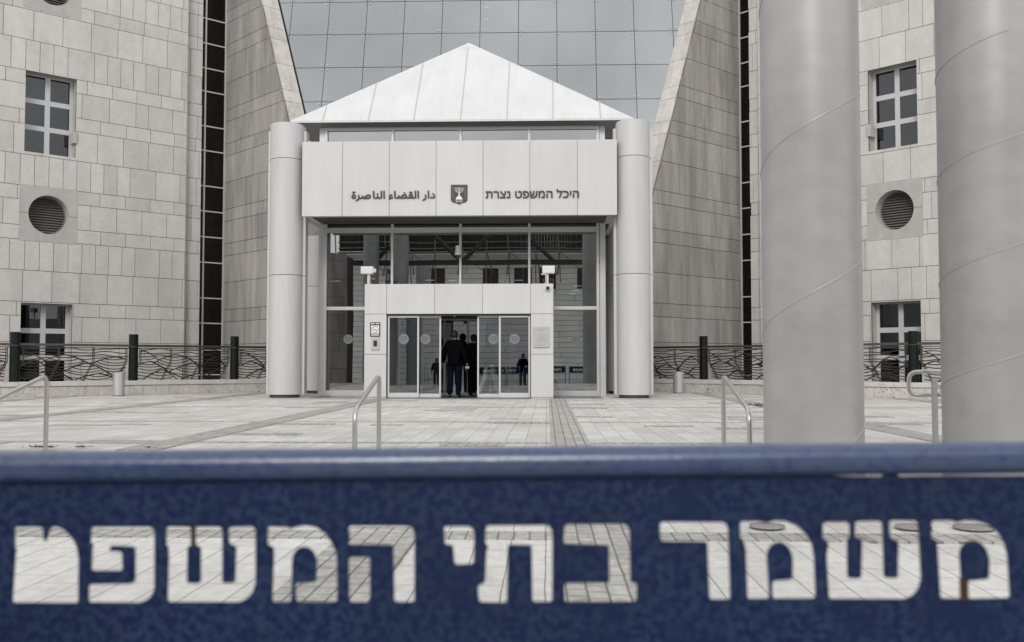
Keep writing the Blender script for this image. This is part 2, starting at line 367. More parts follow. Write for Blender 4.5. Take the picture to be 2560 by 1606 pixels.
# ------------------------------------------------------------------ setting: ground, plaza, forecourt, steps
X0=-2.4
mb=MB(); mb.box((-300,-300,-3.4),(300,400,-3.2)); tag(mb.build('ground',M['soil']),None,None,kind='structure')
mb=MB(); mb.vprism([(-31,10.45),(27,10.45),(27,10.0+.3),(27,9.62),(5.0-.1,31.72),(2.6,34.0),(-7.0,34.4),(-31,10.38)][:2]+[(26.2,10.45),(4.9,31.72),(1.2,35.4),(-6.0,35.4),(-30.9,10.45)],-3.1,0)
plaza=tag(mb.build('pavement',M['plaza']),None,None,kind='structure')
mb=MB(); mb.box((-60,-40,-3.0),(60,9.75,-.3)); tag(mb.build('lower_pavement',M['court']),None,None,kind='structure')
mb=MB(); mb.box((-31,9.752,-3.0),(27,10.448,-.15)); tag(mb.build('stair',M['plaza'],bevel=.012),None,None,kind='structure')
mb=MB(); rnd=random.Random(5)
STR=[-13.4,-8.95,-4.35,.27,4.75,9.3]
for x in STR:
    yend=min(38.6+(x-X0) if x<X0 else 38.6-(x-X0),34) if abs(x-X0)>3 else 26.2
    if yend>10.5: mb.box((x-.225,10.46,-.02),(x+.225,yend,.012))
for y in (11.6,15.75,21.1,25.9):
    e0,e1=-(41.38-y)+.6,(36.62-y)-.6
    mb.box((e0,y-.10,-.02),(e1,y+.10,.004))
for x in STR:
    for k in range(9):
        y=10.9+k*2.0+rnd.uniform(-.5,.5); sx=rnd.choice((-1,1)); wd=rnd.uniform(.5,.95); dy=rnd.uniform(.22,.5)
        if abs(x-X0)<3 and rnd.random()<.4: continue
        if y>29 or abs(x-X0)>38-y: continue
        mb.box((x+sx*.24-(wd if sx<0 else 0),y,-.02),(x+sx*.24+(wd if sx>0 else 0),y+dy,.008))
for k in range(34):
    x=X0+rnd.uniform(-7,8); x=round(x/.24)*.24; y=rnd.uniform(10.9,24)
    if min(abs(x-q) for q in STR)<1.1: continue
    mb.box((x,y,-.02),(x+.24*rnd.choice((2,3,4)),y+rnd.uniform(.2,.34),.006))
tag(mb.build('pavement_stripes',M['cobble']),None,None,kind='structure')
mb=MB()
for a in (-8.6,.10,4.7): mb.box((a,-30,-.32),(a+.62,9.74,-.288))
for y in (1.2,4.2,6.95): mb.box((-30,y,-.32),(30,y+.32,-.292))
mb.box((-1.45,4.9,-.32),(-.9,7.4,-.290)); mb.box((2.2,6.9,-.32),(3.9,7.2,-.284))
tag(mb.build('lower_pavement_stripes',M['cobble']),None,None,kind='structure')

# ------------------------------------------------------------------ courthouse
cl=(-12.235,37.84); cr=(7.04,37.46)
FLW=frame(cl,(S2,S2),(S2,-S2)); FRW=frame(cr,(S2,-S2),(-S2,-S2))
FLF=frame(cl,(S2,-S2),(-S2,-S2)); FRF=frame(cr,(-S2,-S2),(S2,-S2))
ch=empty('courthouse',(X0,37.8,0)); CL=(X0,37.8,0)
tag(ch,'large pale limestone courthouse with angled wings, leaning fins and a sloping glass wall','building')
def cpart(mb,name,m,parent=None,bevel=0):
    o=mb.build(name,m,parent or ch,bevel)
    if parent is None: at(o,CL)
    return o
ZTOP=18.2
def window(F,sa,sb,za,zb,rows,nm,lampspot=False):
    dep=-.34
    fr=MB(); wx=.10
    s0,s1=sa,sb
    fr.fbox(F,s0,s0+wx,za,zb,dep-.06,dep); fr.fbox(F,s1-wx,s1,za,zb,dep-.06,dep)
    mid=(s0+s1)/2; fr.fbox(F,mid-.085,mid+.085,za,zb,dep-.06,dep)
    hs_=[za+(zb-za)*i/rows for i in range(rows+1)]
    for i,z in enumerate(hs_):
        hh=.055 if i in (0,rows) else .085
        for (e,f) in ((s0+wx,mid-.085),(mid+.085,s1-wx)):
            fr.fbox(F,e,f,max(za,z-hh),min(zb,z+hh),dep-.06,dep-.003)
    w_=cpart(fr,'window',M['winframe'])
    pn=MB(); pn.fbox(F,s0+.02,s1-.02,za+.02,zb-.02,dep-.045,dep-.03); cpart(pn,'pane',M['winglass'],w_)
    rv=MB(); t=.03
    rv.fbox(F,s0-t,s0,za-t,zb+t,dep,.036); rv.fbox(F,s1,s1+t,za-t,zb+t,dep,.036)
    rv.fbox(F,s0,s1,zb,zb+t,dep,.036); rv.fbox(F,s0,s1,za-t,za,dep,.036); cpart(rv,'reveal',M['plate'],w_)
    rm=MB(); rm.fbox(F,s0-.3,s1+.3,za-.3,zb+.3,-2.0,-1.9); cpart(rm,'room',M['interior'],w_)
    return w_
def vent(F,sc_,zc,sz,rad):
    h=sz/2; n=48; mbp=MB()
    def sq(a):
        c,s=math.cos(a),math.sin(a); k=h/max(abs(c),abs(s)); return (sc_+c*k,zc+s*k)
    angs=sorted(set([2*PI*i/n for i in range(n)]+[PI/4+PI/2*i for i in range(4)]))
    o=.046
    for i in range(len(angs)):
        a,b=angs[i],angs[(i+1)%len(angs)]
        p0,p1=sq(a),sq(b); q0=(sc_+rad*math.cos(a),zc+rad*math.sin(a)); q1=(sc_+rad*math.cos(b),zc+rad*math.sin(b))
        mbp.face([F(*q0,o),F(*p0,o),F(*p1,o),F(*q1,o)])
        mbp.face([F(*q0,o),F(*q1,o),F(*q1,-.42),F(*q0,-.42)],sm=True)
        mbp.face([F(*p0,o),F(*p1,o),F(*p1,-.02),F(*p0,-.02)])
    v=cpart(mbp,'vent_surround',M['plate'])
    for sg in (-1,1):
        e,f=(sc_-h+.005,sc_-rad-.01) if sg<0 else (sc_+rad+.01,sc_+h-.005)
        jt=MB(); jt.fbox(F,e,f,zc-.006,zc+.006,.03,.0485); cpart(jt,'joint',M['joint'],v)
    lv=MB(); ns=15; c0=rad-.02
    rim=[(sc_+math.cos(2*PI*i/40)*rad*.97,zc+math.sin(2*PI*i/40)*rad*.97) for i in range(41)]
    lv.tube([F(a,b,-.30) for a,b in rim],.028,6)
    for i in range(ns):
        z=zc-rad+ (i+.5)*2*rad/ns; hw=math.sqrt(max(.001,rad*rad-(z-zc)**2))-.01
        lv.mesh([F(sc_-hw,z-.035,-.27),F(sc_+hw,z-.035,-.27),F(sc_+hw,z+.03,-.36),F(sc_-hw,z+.03,-.36),F(sc_-hw,z-.045,-.28),F(sc_+hw,z-.045,-.28),F(sc_+hw,z+.02,-.37),F(sc_-hw,z+.02,-.37)],[(0,1,2,3),(7,6,5,4),(0,4,5,1),(1,5,6,2),(2,6,7,3),(3,7,4,0)])
    cpart(lv,'louvre',M['louvre'],v)
    bk=MB(); bk.disc(F(sc_,zc,-.44),Vector(F(0,0,1))-Vector(F(0,0,0)),rad,.01); cpart(bk,'vent_back',M['darkmetal'],v)
def wing(F,main0,main1,pier0,pier1,strip0,strip1,wins,vents,seed,mulls):
    # main wall runs main0..main1 (main1 nearest the corner), then pier, then the glazed strip
    holes=[(a,b,c,d) for (a,b,c,d,r) in wins]+[(s-z/2-.005,s+z/2+.005,c-z/2-.005,c+z/2+.005) for (s,c,z,r) in vents]
    mb=MB(); lo,hi=min(main0,main1),max(main0,main1)
    cladding(mb,F,lo,hi,-3.2,ZTOP,holes,seed=seed)
    # dark backing with the same openings
    bk=MB(); rects=[(lo,hi,-3.2,ZTOP)]
    for h in holes: rects=sub_rect(rects,h)
    cpart(mb,'limestone_cladding',M['stone'])
    for (a,b,c,d) in rects: bk.fbox(F,a,b,c,d,-.04,0)
    cpart(bk,'backing_wall',M['joint'])
    pm=MB(); a,b=min(pier0,pier1),max(pier0,pier1)
    cladding(pm,F,a,b,-3.2,ZTOP,seed=seed+9,o0=-.24,o1=-.19,widths=[.7,.7,.35])
    # return of the main wall onto the pier
    e=main1; pm.fbox(F,*(sorted((e,e+(.03 if e<pier0+1e-6 and pier0>=main1 and main1<pier1 else -.03)))),-3.2,ZTOP,-.24,0)
    cpart(pm,'pier_cladding',M['stone'])
    pb=MB(); pb.fbox(F,a,b,-3.2,ZTOP,-.6,-.245); cpart(pb,'pier_backing',M['joint'])
    st=MB(); a,b=min(strip0,strip1),max(strip0,strip1)
    zs=[-2.3,-1.4,-.45,.5,1.45,2.47,3.43,4.8,5.78,6.77,7.74,9.11,10.06,11.41,12.31,13.28,14.25,15.6,16.6,17.6]
    for m in mulls: st.fbox(F,m-.03,m+.03,-3.2,ZTOP,-.44,-.36)
    ed=sorted([a]+list(mulls)+[b])
    for z in zs:
        st.fbox(F,a,b,z-.022,z+.022,-.44,-.363)
    s_=cpart(st,'glazing_strip',M['alu'])
    gp=MB(); gp.fbox(F,a,b,-3.2,ZTOP,-.415,-.405); cpart(gp,'strip_glass',M['stripglass'],s_)
    gb=MB(); gb.fbox(F,a-.2,b+.2,-3.2,ZTOP,-1.5,-1.4); cpart(gb,'strip_interior',M['interior'],s_)
    for (a,b,c,d,r) in wins: window(F,a,b,c,d,r,'window')
    for v in vents: vent(F,v[0],v[1],v[2],v[3])
WZ=((8.05,10.80,3),(.2,2.96,3))
wing(FLW,-16,-1.79,-1.79,-1.09,-1.09,-.03,
     [(-7.49,-5.82,a,b,r) for a,b,r in WZ]+[(-13.2,-11.5,a,b,r) for a,b,r in WZ],
     [(-6.66,5.98,1.88,.66),(-6.66,13.88,1.88,.66),(-12.4,5.98,1.88,.66)],3,(-.88,-.05))
wing(FRW,16,1.13,.58,1.13,.03,.58,
     [(5.40,7.09,a,b,r) for a,b,r in WZ]+[(11.1,12.8,a,b,r) for a,b,r in WZ],
     [(6.26,5.98,1.9,.66),(6.26,13.88,1.9,.66),(12.0,5.98,1.88,.66)],8,(.05,))
# alarm boxes in the reveals
for F,s in ((FLW,-5.86),(FRW,5.44)):
    m_=MB(); m_.fbox(F,s-.06,s+.06,8.55,8.95,-.25,.10); cpart(m_,'alarm_box',M['plate'],None,.01)
def fin(F,ta,za,tb,zb,seed,flip):
    # flank polygon: t from 0 (corner) to the slanted front edge through (ta,za),(tb,zb)
    k=(tb-ta)/(zb-za); t=lambda z: ta+k*(z-za)
    ztop=min(ZTOP,za-ta/k-.05) if k<0 else ZTOP
    half=[(1,-k,ta-k*za)]       # t - k z <= ta-k za
    mb=MB(); cladding(mb,F,-.40,t(-3.2),-3.2,ztop,half=half,seed=seed,o0=.0,o1=.04,widths=[1.9,1.4,2.4,1.0])
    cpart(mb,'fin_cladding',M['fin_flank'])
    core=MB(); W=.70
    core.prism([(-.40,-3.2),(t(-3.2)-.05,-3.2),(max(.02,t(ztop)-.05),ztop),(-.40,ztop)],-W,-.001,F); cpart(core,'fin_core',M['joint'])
    fm=MB(); rr=random.Random(seed+2)
    for a,b in zip(COURSE[:-1],COURSE[1:]):
        b=min(b,ztop)
        if b-a<.05: continue
        g=.006
        cuts=[-W,-W*rr.uniform(.3,.7),.04] if rr.random()<.55 else [-W,.04]
        for e,f in zip(cuts[:-1],cuts[1:]):
            e+=.004; f-=.004 if f<.03 else 0
            v=[]
            for z in (a+g,b-g):
                for (off,dt) in ((e,-.049),(f,-.049),(f,0),(e,0)):
                    v.append(F(t(z)+dt,z,off))
            fm.mesh(v,[(0,3,2,1),(4,5,6,7),(0,1,5,4),(1,2,6,5),(2,3,7,6),(3,0,4,7)])
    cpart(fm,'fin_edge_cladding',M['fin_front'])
fin(FLF,2.34,14.47,4.47,9.42,21,False)
fin(FRF,2.02,14.2,3.93,9.17,22,True)
# curtain wall, leaning back
CY=lambda z: 32.7+.30*z
ncol=[X0-.08+1.437*k for k in range(-7,8)]
rows_=[0.82+1.385*k for k in range(-1,13)]
ca=math.atan(.30); cn=Vector((0,-math.cos(ca),math.sin(ca)))
# the glass spans only between the inner edges of the two fins (both straight, leaning lines)
def edge_l(z): t=2.34-.4218*(z-14.47); return cl[0]+S2*t+S2*.70-.10
def edge_r(z): t=2.02-.3797*(z-14.2); return cr[0]-S2*t-S2*.70+.10
def hline(e): z0,z1=0.,18.; k=(e(z1)-e(z0))/(z1-z0); return k,e(0.)
kl,bl=hline(edge_l); kr,br_=hline(edge_r)
HALF=[(-1,kl,-bl),(1,-kr,br_)]
CF=lambda x,z,o=0:(x,CY(z)+cn.y*o,z+cn.z*o)
def cpoly(a,b,c,d,o0,o1,mbx):
    p=[(a,c),(b,c),(b,d),(a,d)]
    for h in HALF: p=clip(p,*h)
    if len(p)>2 and max(q[0] for q in p)-min(q[0] for q in p)>.02: mbx.prism(p,o0,o1,CF); return p
cw_fr=MB()
for x in ncol: cpoly(x-.016,x+.016,0,ZTOP,-.03,-.012,cw_fr)
for z in rows_: cpoly(-13,8,z-.016,z+.016,-.028,-.010,cw_fr)
cwo=cpart(cw_fr,'curtain_wall',M['gap'])
bolts=MB(); prnd=random.Random(2)
for i in range(len(ncol)-1):
    for j in range(4,len(rows_)-1):
        a,b,c,d=ncol[i]+.012,ncol[i+1]-.012,rows_[j]+.012,rows_[j+1]-.012
        pm_=MB(); p=cpoly(a,b,c,d,-.008,0,pm_)
        if not p: continue
        t1,t2=prnd.uniform(-.005,.005),prnd.uniform(-.005,.005); xm,zm=(a+b)/2,(c+d)/2
        pm_.v=[(x,y+t1*(x-xm)+t2*(z-zm),z) for x,y,z in pm_.v]
        cpart(pm_,'glass_pane',M['curtain'],cwo)
        if j<6: continue
        for sx in (-1,1):
            for sz in (-1,1):
                xx=xm+sx*(.7065-.085); z=zm+sz*(.68-.085)
                if edge_l(z)+.15<xx<edge_r(z)-.15: bolts.disc(Vector((xx,CY(z),z))+cn*.004,cn,.019,.025,10)
low=MB(); cpoly(-13,8,-.5,rows_[4],-.008,0,low)
cpart(low,'lower_glass',M['curtain'],cwo)
b_=cpart(bolts,'glass_fitting',M['bolt'],cwo); b_['kind']='stuff'
# unseen walls and roof added behind it to shut sky light out of the atrium
am=MB(); am.box((-25,46,-3.2),(20,46.2,ZTOP)); am.box((-25.2,26,-3.2),(-25,46,ZTOP)); am.box((20,26,-3.2),(20.2,46,ZTOP)); am.box((-12,33.5,-.6),(7,46,-.5))
cpart(am,'atrium_light_block',M['atrium'])
rf=MB(); rf.vprism([(-23.4,26.6),cl,cr,(18.3,26.3),(20.3,46.3),(-25.3,46.3)],ZTOP,ZTOP+.4); cpart(rf,'roof',M['plate'])
for k,z in enumerate((15.47,14.96)):
    o=empty('ceiling_light',(-2.43,40,z)); m_=MB(); m_.cyl((0,0),.085,-.004,0,20); b1=m_.build('lamp_disc',M['lamp'],o)
    m_=MB(); m_.cyl((0,0),.11,.001,.06,20); m_.build('lamp_housing',M['alu'],o)
    tag(o,['upper of two round lamps glowing behind the sloping glass wall','lower of two round lamps glowing behind the sloping glass wall'][k],'lamp','round atrium lamps')

# ------------------------------------------------------------------ entrance pavilion
pv=empty('entrance_pavilion',(X0,27,0)); PL=(X0,27,0)
tag(pv,'white entrance porch with pyramid roof, two silver pillars and glass doors','entrance')
def pp(mb,name,m,parent=None,bevel=0):
    o=mb.build(name,m,parent or pv,bevel)
    if parent is None: at(o,PL)
    return o
def pillar(cx,cy,z1,core=True):
    prof=[(cx+.45*math.sin(R(a)),cy-.45*math.cos(R(a))) for a in range(-84,85,6)]
    mbs=MB(); segs=[(.09,3.32),(3.335,6.50),(6.515,z1)]
    for a,b in segs:
        mbs.vprism(prof+[(cx+.447,cy+.30),(cx-.447,cy+.30)],a,b,sm=False)
        n=len(mbs.sm); 
    o=pp(mbs,'pillar',M['pillar'])
    for p in o.data.polygons:
        if abs(p.normal.z)<.1 and p.normal.y<-.05: p.use_smooth=True
    fl=MB()
    for a,b in segs:
        for sgn in (-1,1):
            x0,x1=sorted((cx+sgn*.452,cx+sgn*.525)); fl.box((x0,cy+.03,a),(x1,cy+.34,b-.14 if b==z1 else b))
    pp(fl,'side_strip',M['pillar'],o)
    co=MB(); co.cyl((cx,cy),.40,0,z1-.02,24); pp(co,'plinth',M['darkmetal'],o)
    cap=MB(); cap.vprism([(cx+.43*math.sin(R(a)),cy-.43*math.cos(R(a))) for a in range(-84,85,6)]+[(cx+.42,cy+.29),(cx-.42,cy+.29)],z1-.005,z1+.012); pp(cap,'pillar_cap',M['pillar'],o)
for sx in (-1,1):
    pillar(X0+sx*4.75,27.0,7.48); pillar(X0+sx*4.72,31.0,4.9)
FY=26.62
fj=[-6.64,-5.53,-4.25,-2.98,-1.71,-.45,.83,1.90]
mbf=MB()
for a,b in zip(fj[:-1],fj[1:]): mbf.box((a+.009,FY,4.91),(b-.009,FY+.05,6.95))
fa=pp(mbf,'fascia',M['white'],bevel=.006)
mb=MB(); mb.box((-6.62,FY+.02,4.93),(1.88,FY+.34,6.93)); pp(mb,'fascia_backing',M['rib'],fa)
for sx in (-1,1):
    mb=MB(); xs=X0+sx*4.26
    for y0,y1 in ((27.35,28.9),(28.92,30.5),(30.52,32.2)): mb.box((xs-.06,y0,4.91),(xs+.06,y1,6.95))
    pp(mb,'side_fascia',M['white'])
mb=MB(); mb.box((X0-4.2,FY+.35,4.955),(X0+4.2,28.5,5.0)); pp(mb,'porch_soffit',M['darkmetal'])
for a in (-4.2,4.05):
    mb=MB(); mb.box((X0+a,26.97,4.93),(X0+a+.15,28.5,4.953)); pp(mb,'soffit_trim',M['alu'])
# glass hall
GY=28.6; GX0,GX1=-6.62,1.69; GT=7.80
mb=MB()
for x in (-4.47,-2.49,-.50): mb.box((x-.032,GY-.05,.0 if False else 3.05),(x+.032,GY+.12,GT))
for x in (-6.415,1.47): mb.box((x-.04,GY-.05,0),(x+.04,GY+.12,GT))
for x in (GX0,GX1-.16): mb.box((x,GY+.0,0),(x+.16,GY+.18,GT))
for (a,b) in ((-6.375,-4.86),(.19,1.43)):
    mb.box((a,GY-.04,2.47),(b,GY+.1,2.57)); mb.box((a,GY-.04,0),(b,GY+.1,.15))
mb.box((-6.375,GY-.04,4.72),(1.43,GY+.1,4.86)); mb.box((-6.375,GY-.03,7.70),(1.43,GY+.1,7.80))
for x in (GX0+.02,GX1-.08):
    for y in (30.3,32.0): mb.box((x,y-.04,0),(x+.06,y+.04,GT))
    mb.box((x,GY+.2,2.47),(x+.06,31.9,2.57))
hall=pp(mb,'hall_frame',M['alu'],bevel=.004)
gx=[GX0+.1,-4.47,-2.49,-.50,GX1-.1]
for i in range(4):
    g=MB(); a,b=gx[i]+.01,gx[i+1]-.01; zb=0.05 if i in (0,3) else 3.0
    g.box((a,GY+.03,zb),(b,GY+.042,7.72)); go=pp(g,'hall_glass',M['glass'],hall)
for x in (GX0+.05,GX1-.05):
    g=MB(); g.box((x-.006,GY+.19,.05),(x+.006,31.95,7.65)); pp(g,'hall_glass',M['glass'],hall)
# lobby inside
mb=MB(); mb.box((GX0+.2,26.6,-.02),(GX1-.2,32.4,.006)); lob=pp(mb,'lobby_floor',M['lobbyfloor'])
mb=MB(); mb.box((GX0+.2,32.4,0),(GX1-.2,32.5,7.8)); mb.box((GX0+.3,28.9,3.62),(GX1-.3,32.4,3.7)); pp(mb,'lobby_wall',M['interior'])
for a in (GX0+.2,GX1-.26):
    mb=MB(); mb.box((a,29.6,3.72),(a+.06,32.38,7.68)); pp(mb,'lobby_light_block',M['interior'])  # added dark panels that block the bright patch showing through the side glass
mb=MB(); mb.box((-3.9,31.2,0),(-1.0,31.8,1.05)); mb.box((-4.0,31.1,1.05),(-.9,31.9,1.10)); pp(mb,'reception_counter',M['soffit'])
# roof
ez=7.91; ex0,ex1=-7.36,2.47; ey0,ey1=28.15,34.0; ap=(-2.45,31.0,11.06)
mb=MB(); c4=[(ex0,ey0,ez),(ex1,ey0,ez),(ex1,ey1,ez),(ex0,ey1,ez)]; c5=[(x,y,ez-.06) for x,y,z in c4]
mb.mesh(c4+[ap]+c5,[(0,1,4),(1,2,4),(2,3,4),(3,0,4),(0,5,6,1),(1,6,7,2),(2,7,8,3),(3,8,5,0)])
roof=pp(mb,'roof',M['roofwhite'])
mb=MB(); ins=[(X0-4.1,28.56,7.80),(X0+4.1,28.56,7.80),(X0+4.1,ey1,7.80),(X0-4.1,ey1,7.80)]; c6=[(x,y,ez-.062) for x,y,z in c4]
mb.mesh(c6+ins,[(0,1,5,4),(1,2,6,5),(3,0,4,7),(4,5,6,7)]); pp(mb,'roof_soffit',M['soffit'],roof)
mb=MB()
def roofpt(x,f):   # front face at fraction f from eave to apex level
    return Vector((x,ey0+(ap[1]-ey0)*f,ez+(ap[2]-ez)*f))
for x in (-6.43,-5.11,-3.80,-2.46,-1.13,.19,1.54):
    f=(1-(ap[0]-x)/(ap[0]-ex0)*1.0) if x<ap[0] else 1-(x-ap[0])/(ex1-ap[0])
    f=max(.03,1-abs(ap[0]-x)/((ap[0]-ex0) if x<ap[0] else (ex1-ap[0])))
    f=(f if f<.93 else .93)-.004
    n_=Vector((0,-(ap[2]-ez),(ap[1]-ey0))).normalized()
    a,b=roofpt(x,0),roofpt(x,f); u=Vector((.014,0,0)); k=n_*.012
    mb=MB(); mb.mesh([a-u,a+u,b+u,b-u,a-u+k,a+u+k,b+u+k,b-u+k],[(4,5,6,7),(0,1,5,4),(1,2,6,5),(2,3,7,6),(3,0,4,7)]); pp(mb,'roof_seam',M['rib'],roof)
for f,hw in ((.925,None),):
    a=ex0+(ap[0]-ex0)*f+.05; b=ex1-(ex1-ap[0])*f-.05; mb=MB(); p,q=roofpt(a,f),roofpt(b,f); n_=Vector((0,-(ap[2]-ez),(ap[1]-ey0))).normalized()*.003; u=(roofpt(0,1)-roofpt(0,0)).normalized()*.005
    mb.mesh([p-u+n_,q-u+n_,q+u+n_,p+u+n_],[(0,1,2,3)])
pp(mb,'ridge_flashing',M['rib'],roof)
# door vestibule
VY=26.3; vx=[-4.85,-4.255,-2.97,-1.70,-.425,.18]
mb=MB()
for a,b in zip(vx[:-1],vx[1:]): mb.box((a+.006,VY,2.245),(b-.006,VY+.05,3.04))
for a,b in ((vx[0],vx[1]),(vx[4],vx[5])):
    for z0,z1 in ((.04,1.165),(1.177,2.235)): mb.box((a+.006,VY,z0),(b-.006,VY+.05,z1))
ve=pp(mb,'vestibule',M['white'],bevel=.005)
mb=MB(); mb.box((vx[0]+.02,VY+.03,2.26),(vx[5]-.02,28.5,3.02)); mb.box((vx[0]+.02,VY+.03,0),(vx[1]-.012,28.5,2.26)); mb.box((vx[4]+.012,VY+.03,0),(vx[5]-.02,28.5,2.26)); pp(mb,'vestibule_core',M['white'],ve)
mb=MB(); mb.box((vx[1]+.012,VY+.06,2.20),(vx[4]-.012,28.4,2.255)); pp(mb,'door_header',M['darkmetal'],ve)
def door(name,a,b,y,st,br,stick,gm='doorglass'):
    m_=MB(); m_.box((a,y,0.02),(a+st,y+.05,2.2)); m_.box((b-st,y,.02),(b,y+.05,2.2)); m_.box((a+st,y,.02),(b-st,y+.05,.02+br)); m_.box((a+st,y,2.15),(b-st,y+.05,2.2))
    d=pp(m_,name,M['alu'],bevel=.004)
    g=MB(); g.box((a+st,y+.02,.02+br),(b-st,y+.03,2.15)); pp(g,'door_glass',M[gm],d)
    if stick is not None: sticker(stick,1.58,y+.018,d)
    return d
def sticker(x,z,y,parent,clipx=None):
    m_=MB(); m_.disc((x,y,z),(0,-1,0),.137,.003,36)
    for k in range(4): 
        xx=x-.068+.045*k; m_.box((xx-.008,y-.0055,z-.06),(xx+.008,y-.003,z+.055),1)
    m_.box((x-.085,y-.0055,z+.055),(x+.085,y-.003,z+.064),1)
    o=m_.build('sticker',[M['sticker'],M['stickerbar']],parent); return o
door('fixed_door',-4.235,-3.40,26.40,.045,.13,-3.81)
door('sliding_door',-3.47,-2.82,26.48,.045,.10,-3.36+.12)
door('sliding_door',-1.85,-1.20,26.48,.045,.10,-1.416)
door('fixed_door',-1.27,-.44,26.40,.045,.13,-.857)
for a,b in ((-4.2,-3.55),(-3.55,-2.90),(-2.90,-2.24),(-2.24,-1.60),(-1.60,-1.04),(-1.04,-.48)): door('inner_door',a,b,28.2,.025,.08,None)
sticker(-5.745,1.63,GY+.028,hall); sticker(.85,1.62,GY+.028,hall)
mb=MB(); mb.box((-4.25,26.36,.0),(-.42,26.9,.014)); pp(mb,'threshold',M['darkmetal'],ve)
mb=MB(); mb.disc((-2.45,26.42,2.19),(0,-.3,-1),.06,.05,16); pp(mb,'door_sensor',M['black'],ve)

# lettering, emblem
heb='תרצנ טפשמה לכיה'
ar=[0xFEA9,0xFE8D,0xFEAD,0x20,0xFE8D,0xFEDF,0xFED8,0xFEC0,0xFE8E,0xFE80,0x20,0xFE8D,0xFEDF,0xFEE8,0xFE8E,0x200A,0xFEBB,0xFEAE,0xFE93]
me=text_mesh(heb,2.50,.235,.014,.03); me.materials.append(M['letter'])
o=link('hebrew_lettering',me,None,0,(-1.635,FY-.004,5.375)); tag(o,'dark raised Hebrew court name on the white fascia, right of the emblem','sign lettering')
me=text_mesh(''.join(chr(c) for c in ar[::-1]),2.26,.27,.018,.03); me.materials.append(M['letter'])
o=link('arabic_lettering',me,None,0,(-5.27,FY-.004,5.32)); tag(o,'dark raised Arabic court name on the white fascia, left of the emblem','sign lettering')
em=empty('state_emblem',(-2.355,FY-.002,5.20)); tag(em,'small dark grey shield with silver menorah on the white fascia','emblem')
ew,eh=.225,.545
out=[(-ew,eh),(-ew,.16)]+[(-ew+.10*(1-math.cos(R(a))),.16-.10*math.sin(R(a))) for a in range(15,91,15)]+[(-.04,.035),(0,0.0),(.04,.035)]+[(ew-.10*(1-math.cos(R(a))),.16-.10*math.sin(R(a))) for a in range(90,14,-15)]+[(ew,.16),(ew,eh)]
XZ=lambda x,z,o=0:(x,o,z)
mb=MB(); mb.prism(out,-.02,0,XZ); mb.build('shield',M['emblem'],em,.004)
mb=MB()
def band(pts,wd,o0=-.026,o1=-.0205,mi=0):
    for p,q in zip(pts[:-1],pts[1:]):
        p,q=Vector(p),Vector(q); d=(q-p).normalized(); n_=Vector((-d.y,d.x))*wd/2; e=d*wd*.15
        mb.prism([tuple(p-n_-e),tuple(q-n_+e),tuple(q+n_+e),tuple(p+n_-e)],o0,o1,XZ,mi)
for r in (.035,.073,.110):
    cz=.455-.012; band([(r*math.cos(R(a)),cz-.0-r*.98*-math.sin(R(a))) if False else (r*math.cos(R(a)),cz+r*math.sin(R(a))*1.05) for a in range(-180,1,12)],.0135)
    band([(-r,cz),(-r,cz+.018)],.0135); band([(r,cz),(r,cz+.018)],.0135)
band([(0,.25),(0,.461)],.022)
mb.prism([(-.10,.142),(.10,.142),(.085,.17),(.075,.185),(.065,.215),(.035,.222),(.018,.26),(.014,.33),(-.014,.33),(-.018,.26),(-.035,.222),(-.065,.215),(-.075,.185),(-.085,.17)],-.0275,-.0205,XZ)
mb.build('menorah',M['emblem_light'],em)
mb=MB()
for sx in (-1,1):
    for k in range(7):
        z=.19+k*.043
        for a in (-1,1):
            c=Vector((sx*(.165)+a*.018,z+.01)); d=Vector((a*.014,.02))
            n_=Vector((-d.y,d.x))*.35; mb.prism([tuple(c-d),tuple(c-n_),tuple(c+d),tuple(c+n_)],-.025,-.0205,XZ)
    band([(sx*.12,.12),(sx*.155,.17),(sx*.168,.30),(sx*.165,.47)],.007)
mb.build('olive_branch',M['emblem_mid'],em)
me=text_mesh('לארשי',.19,.045,.02,.004,24); me.materials.append(M['emblem_light']); link('inscription',me,em,0,(-.095,-.021,.072))

# signs and devices on the entrance
ns=empty('no_smoking_sign',(-4.555,VY-.002,1.64)); tag(ns,'charcoal no smoking notice with white square on left door pier','sign')
mb=MB(); mb.box((-.135,-.012,0),(.135,0,.385)); mb.build('board',M['signdark'],ns,.003)
mb=MB(); mb.box((-.105,-.015,.085),(.105,-.0125,.295)); mb.box((-.105,-.015,.03),(.105,-.0125,.045)); mb.box((-.105,-.015,.055),(.105,-.0125,.065)); mb.build('white_field',M['signwhite'],ns)
mb=MB(); ring=[(.082*math.cos(2*PI*i/32),-.0165,.19+.082*math.sin(2*PI*i/32)) for i in range(33)]; mb.tube(ring,.0055,6)
mb.tube([(-.058,-.0165,.248),(.058,-.0165,.132)],.0055,6); mb.box((-.055,-.019,.166),(.045,-.0152,.180)); mb.build('symbol',M['signdark'],ns)
me=text_mesh('ןשעל רוסא',.22,.05,.04,.003,24); me.materials.append(M['signwhite']); link('lettering',me,ns,0,(-.11,-.0125,.32))
rd=empty('ashtray_box',(-4.545,VY-.002,1.28)); tag(rd,'pale wall box with dark slot under the no smoking notice','wall box')
mb=MB(); mb.box((-.105,-.025,0),(.105,0,.34)); mb.build('plate',M['plaque'],rd,.01)
mb=MB(); mb.box((-.05,-.029,.10),(.045,-.0255,.255)); mb.build('slot',M['lens'],rd)
mb=MB()
for x in (-.085,.085): mb.disc((x,-.0255,.02),(0,-1,0),.009,.003,10)
mb.build('screw',M['darkmetal'],rd)
pq=empty('stone_plaque',(-.14,VY-.002,1.35)); tag(pq,'pale engraved dedication plaque on right door pier','plaque')
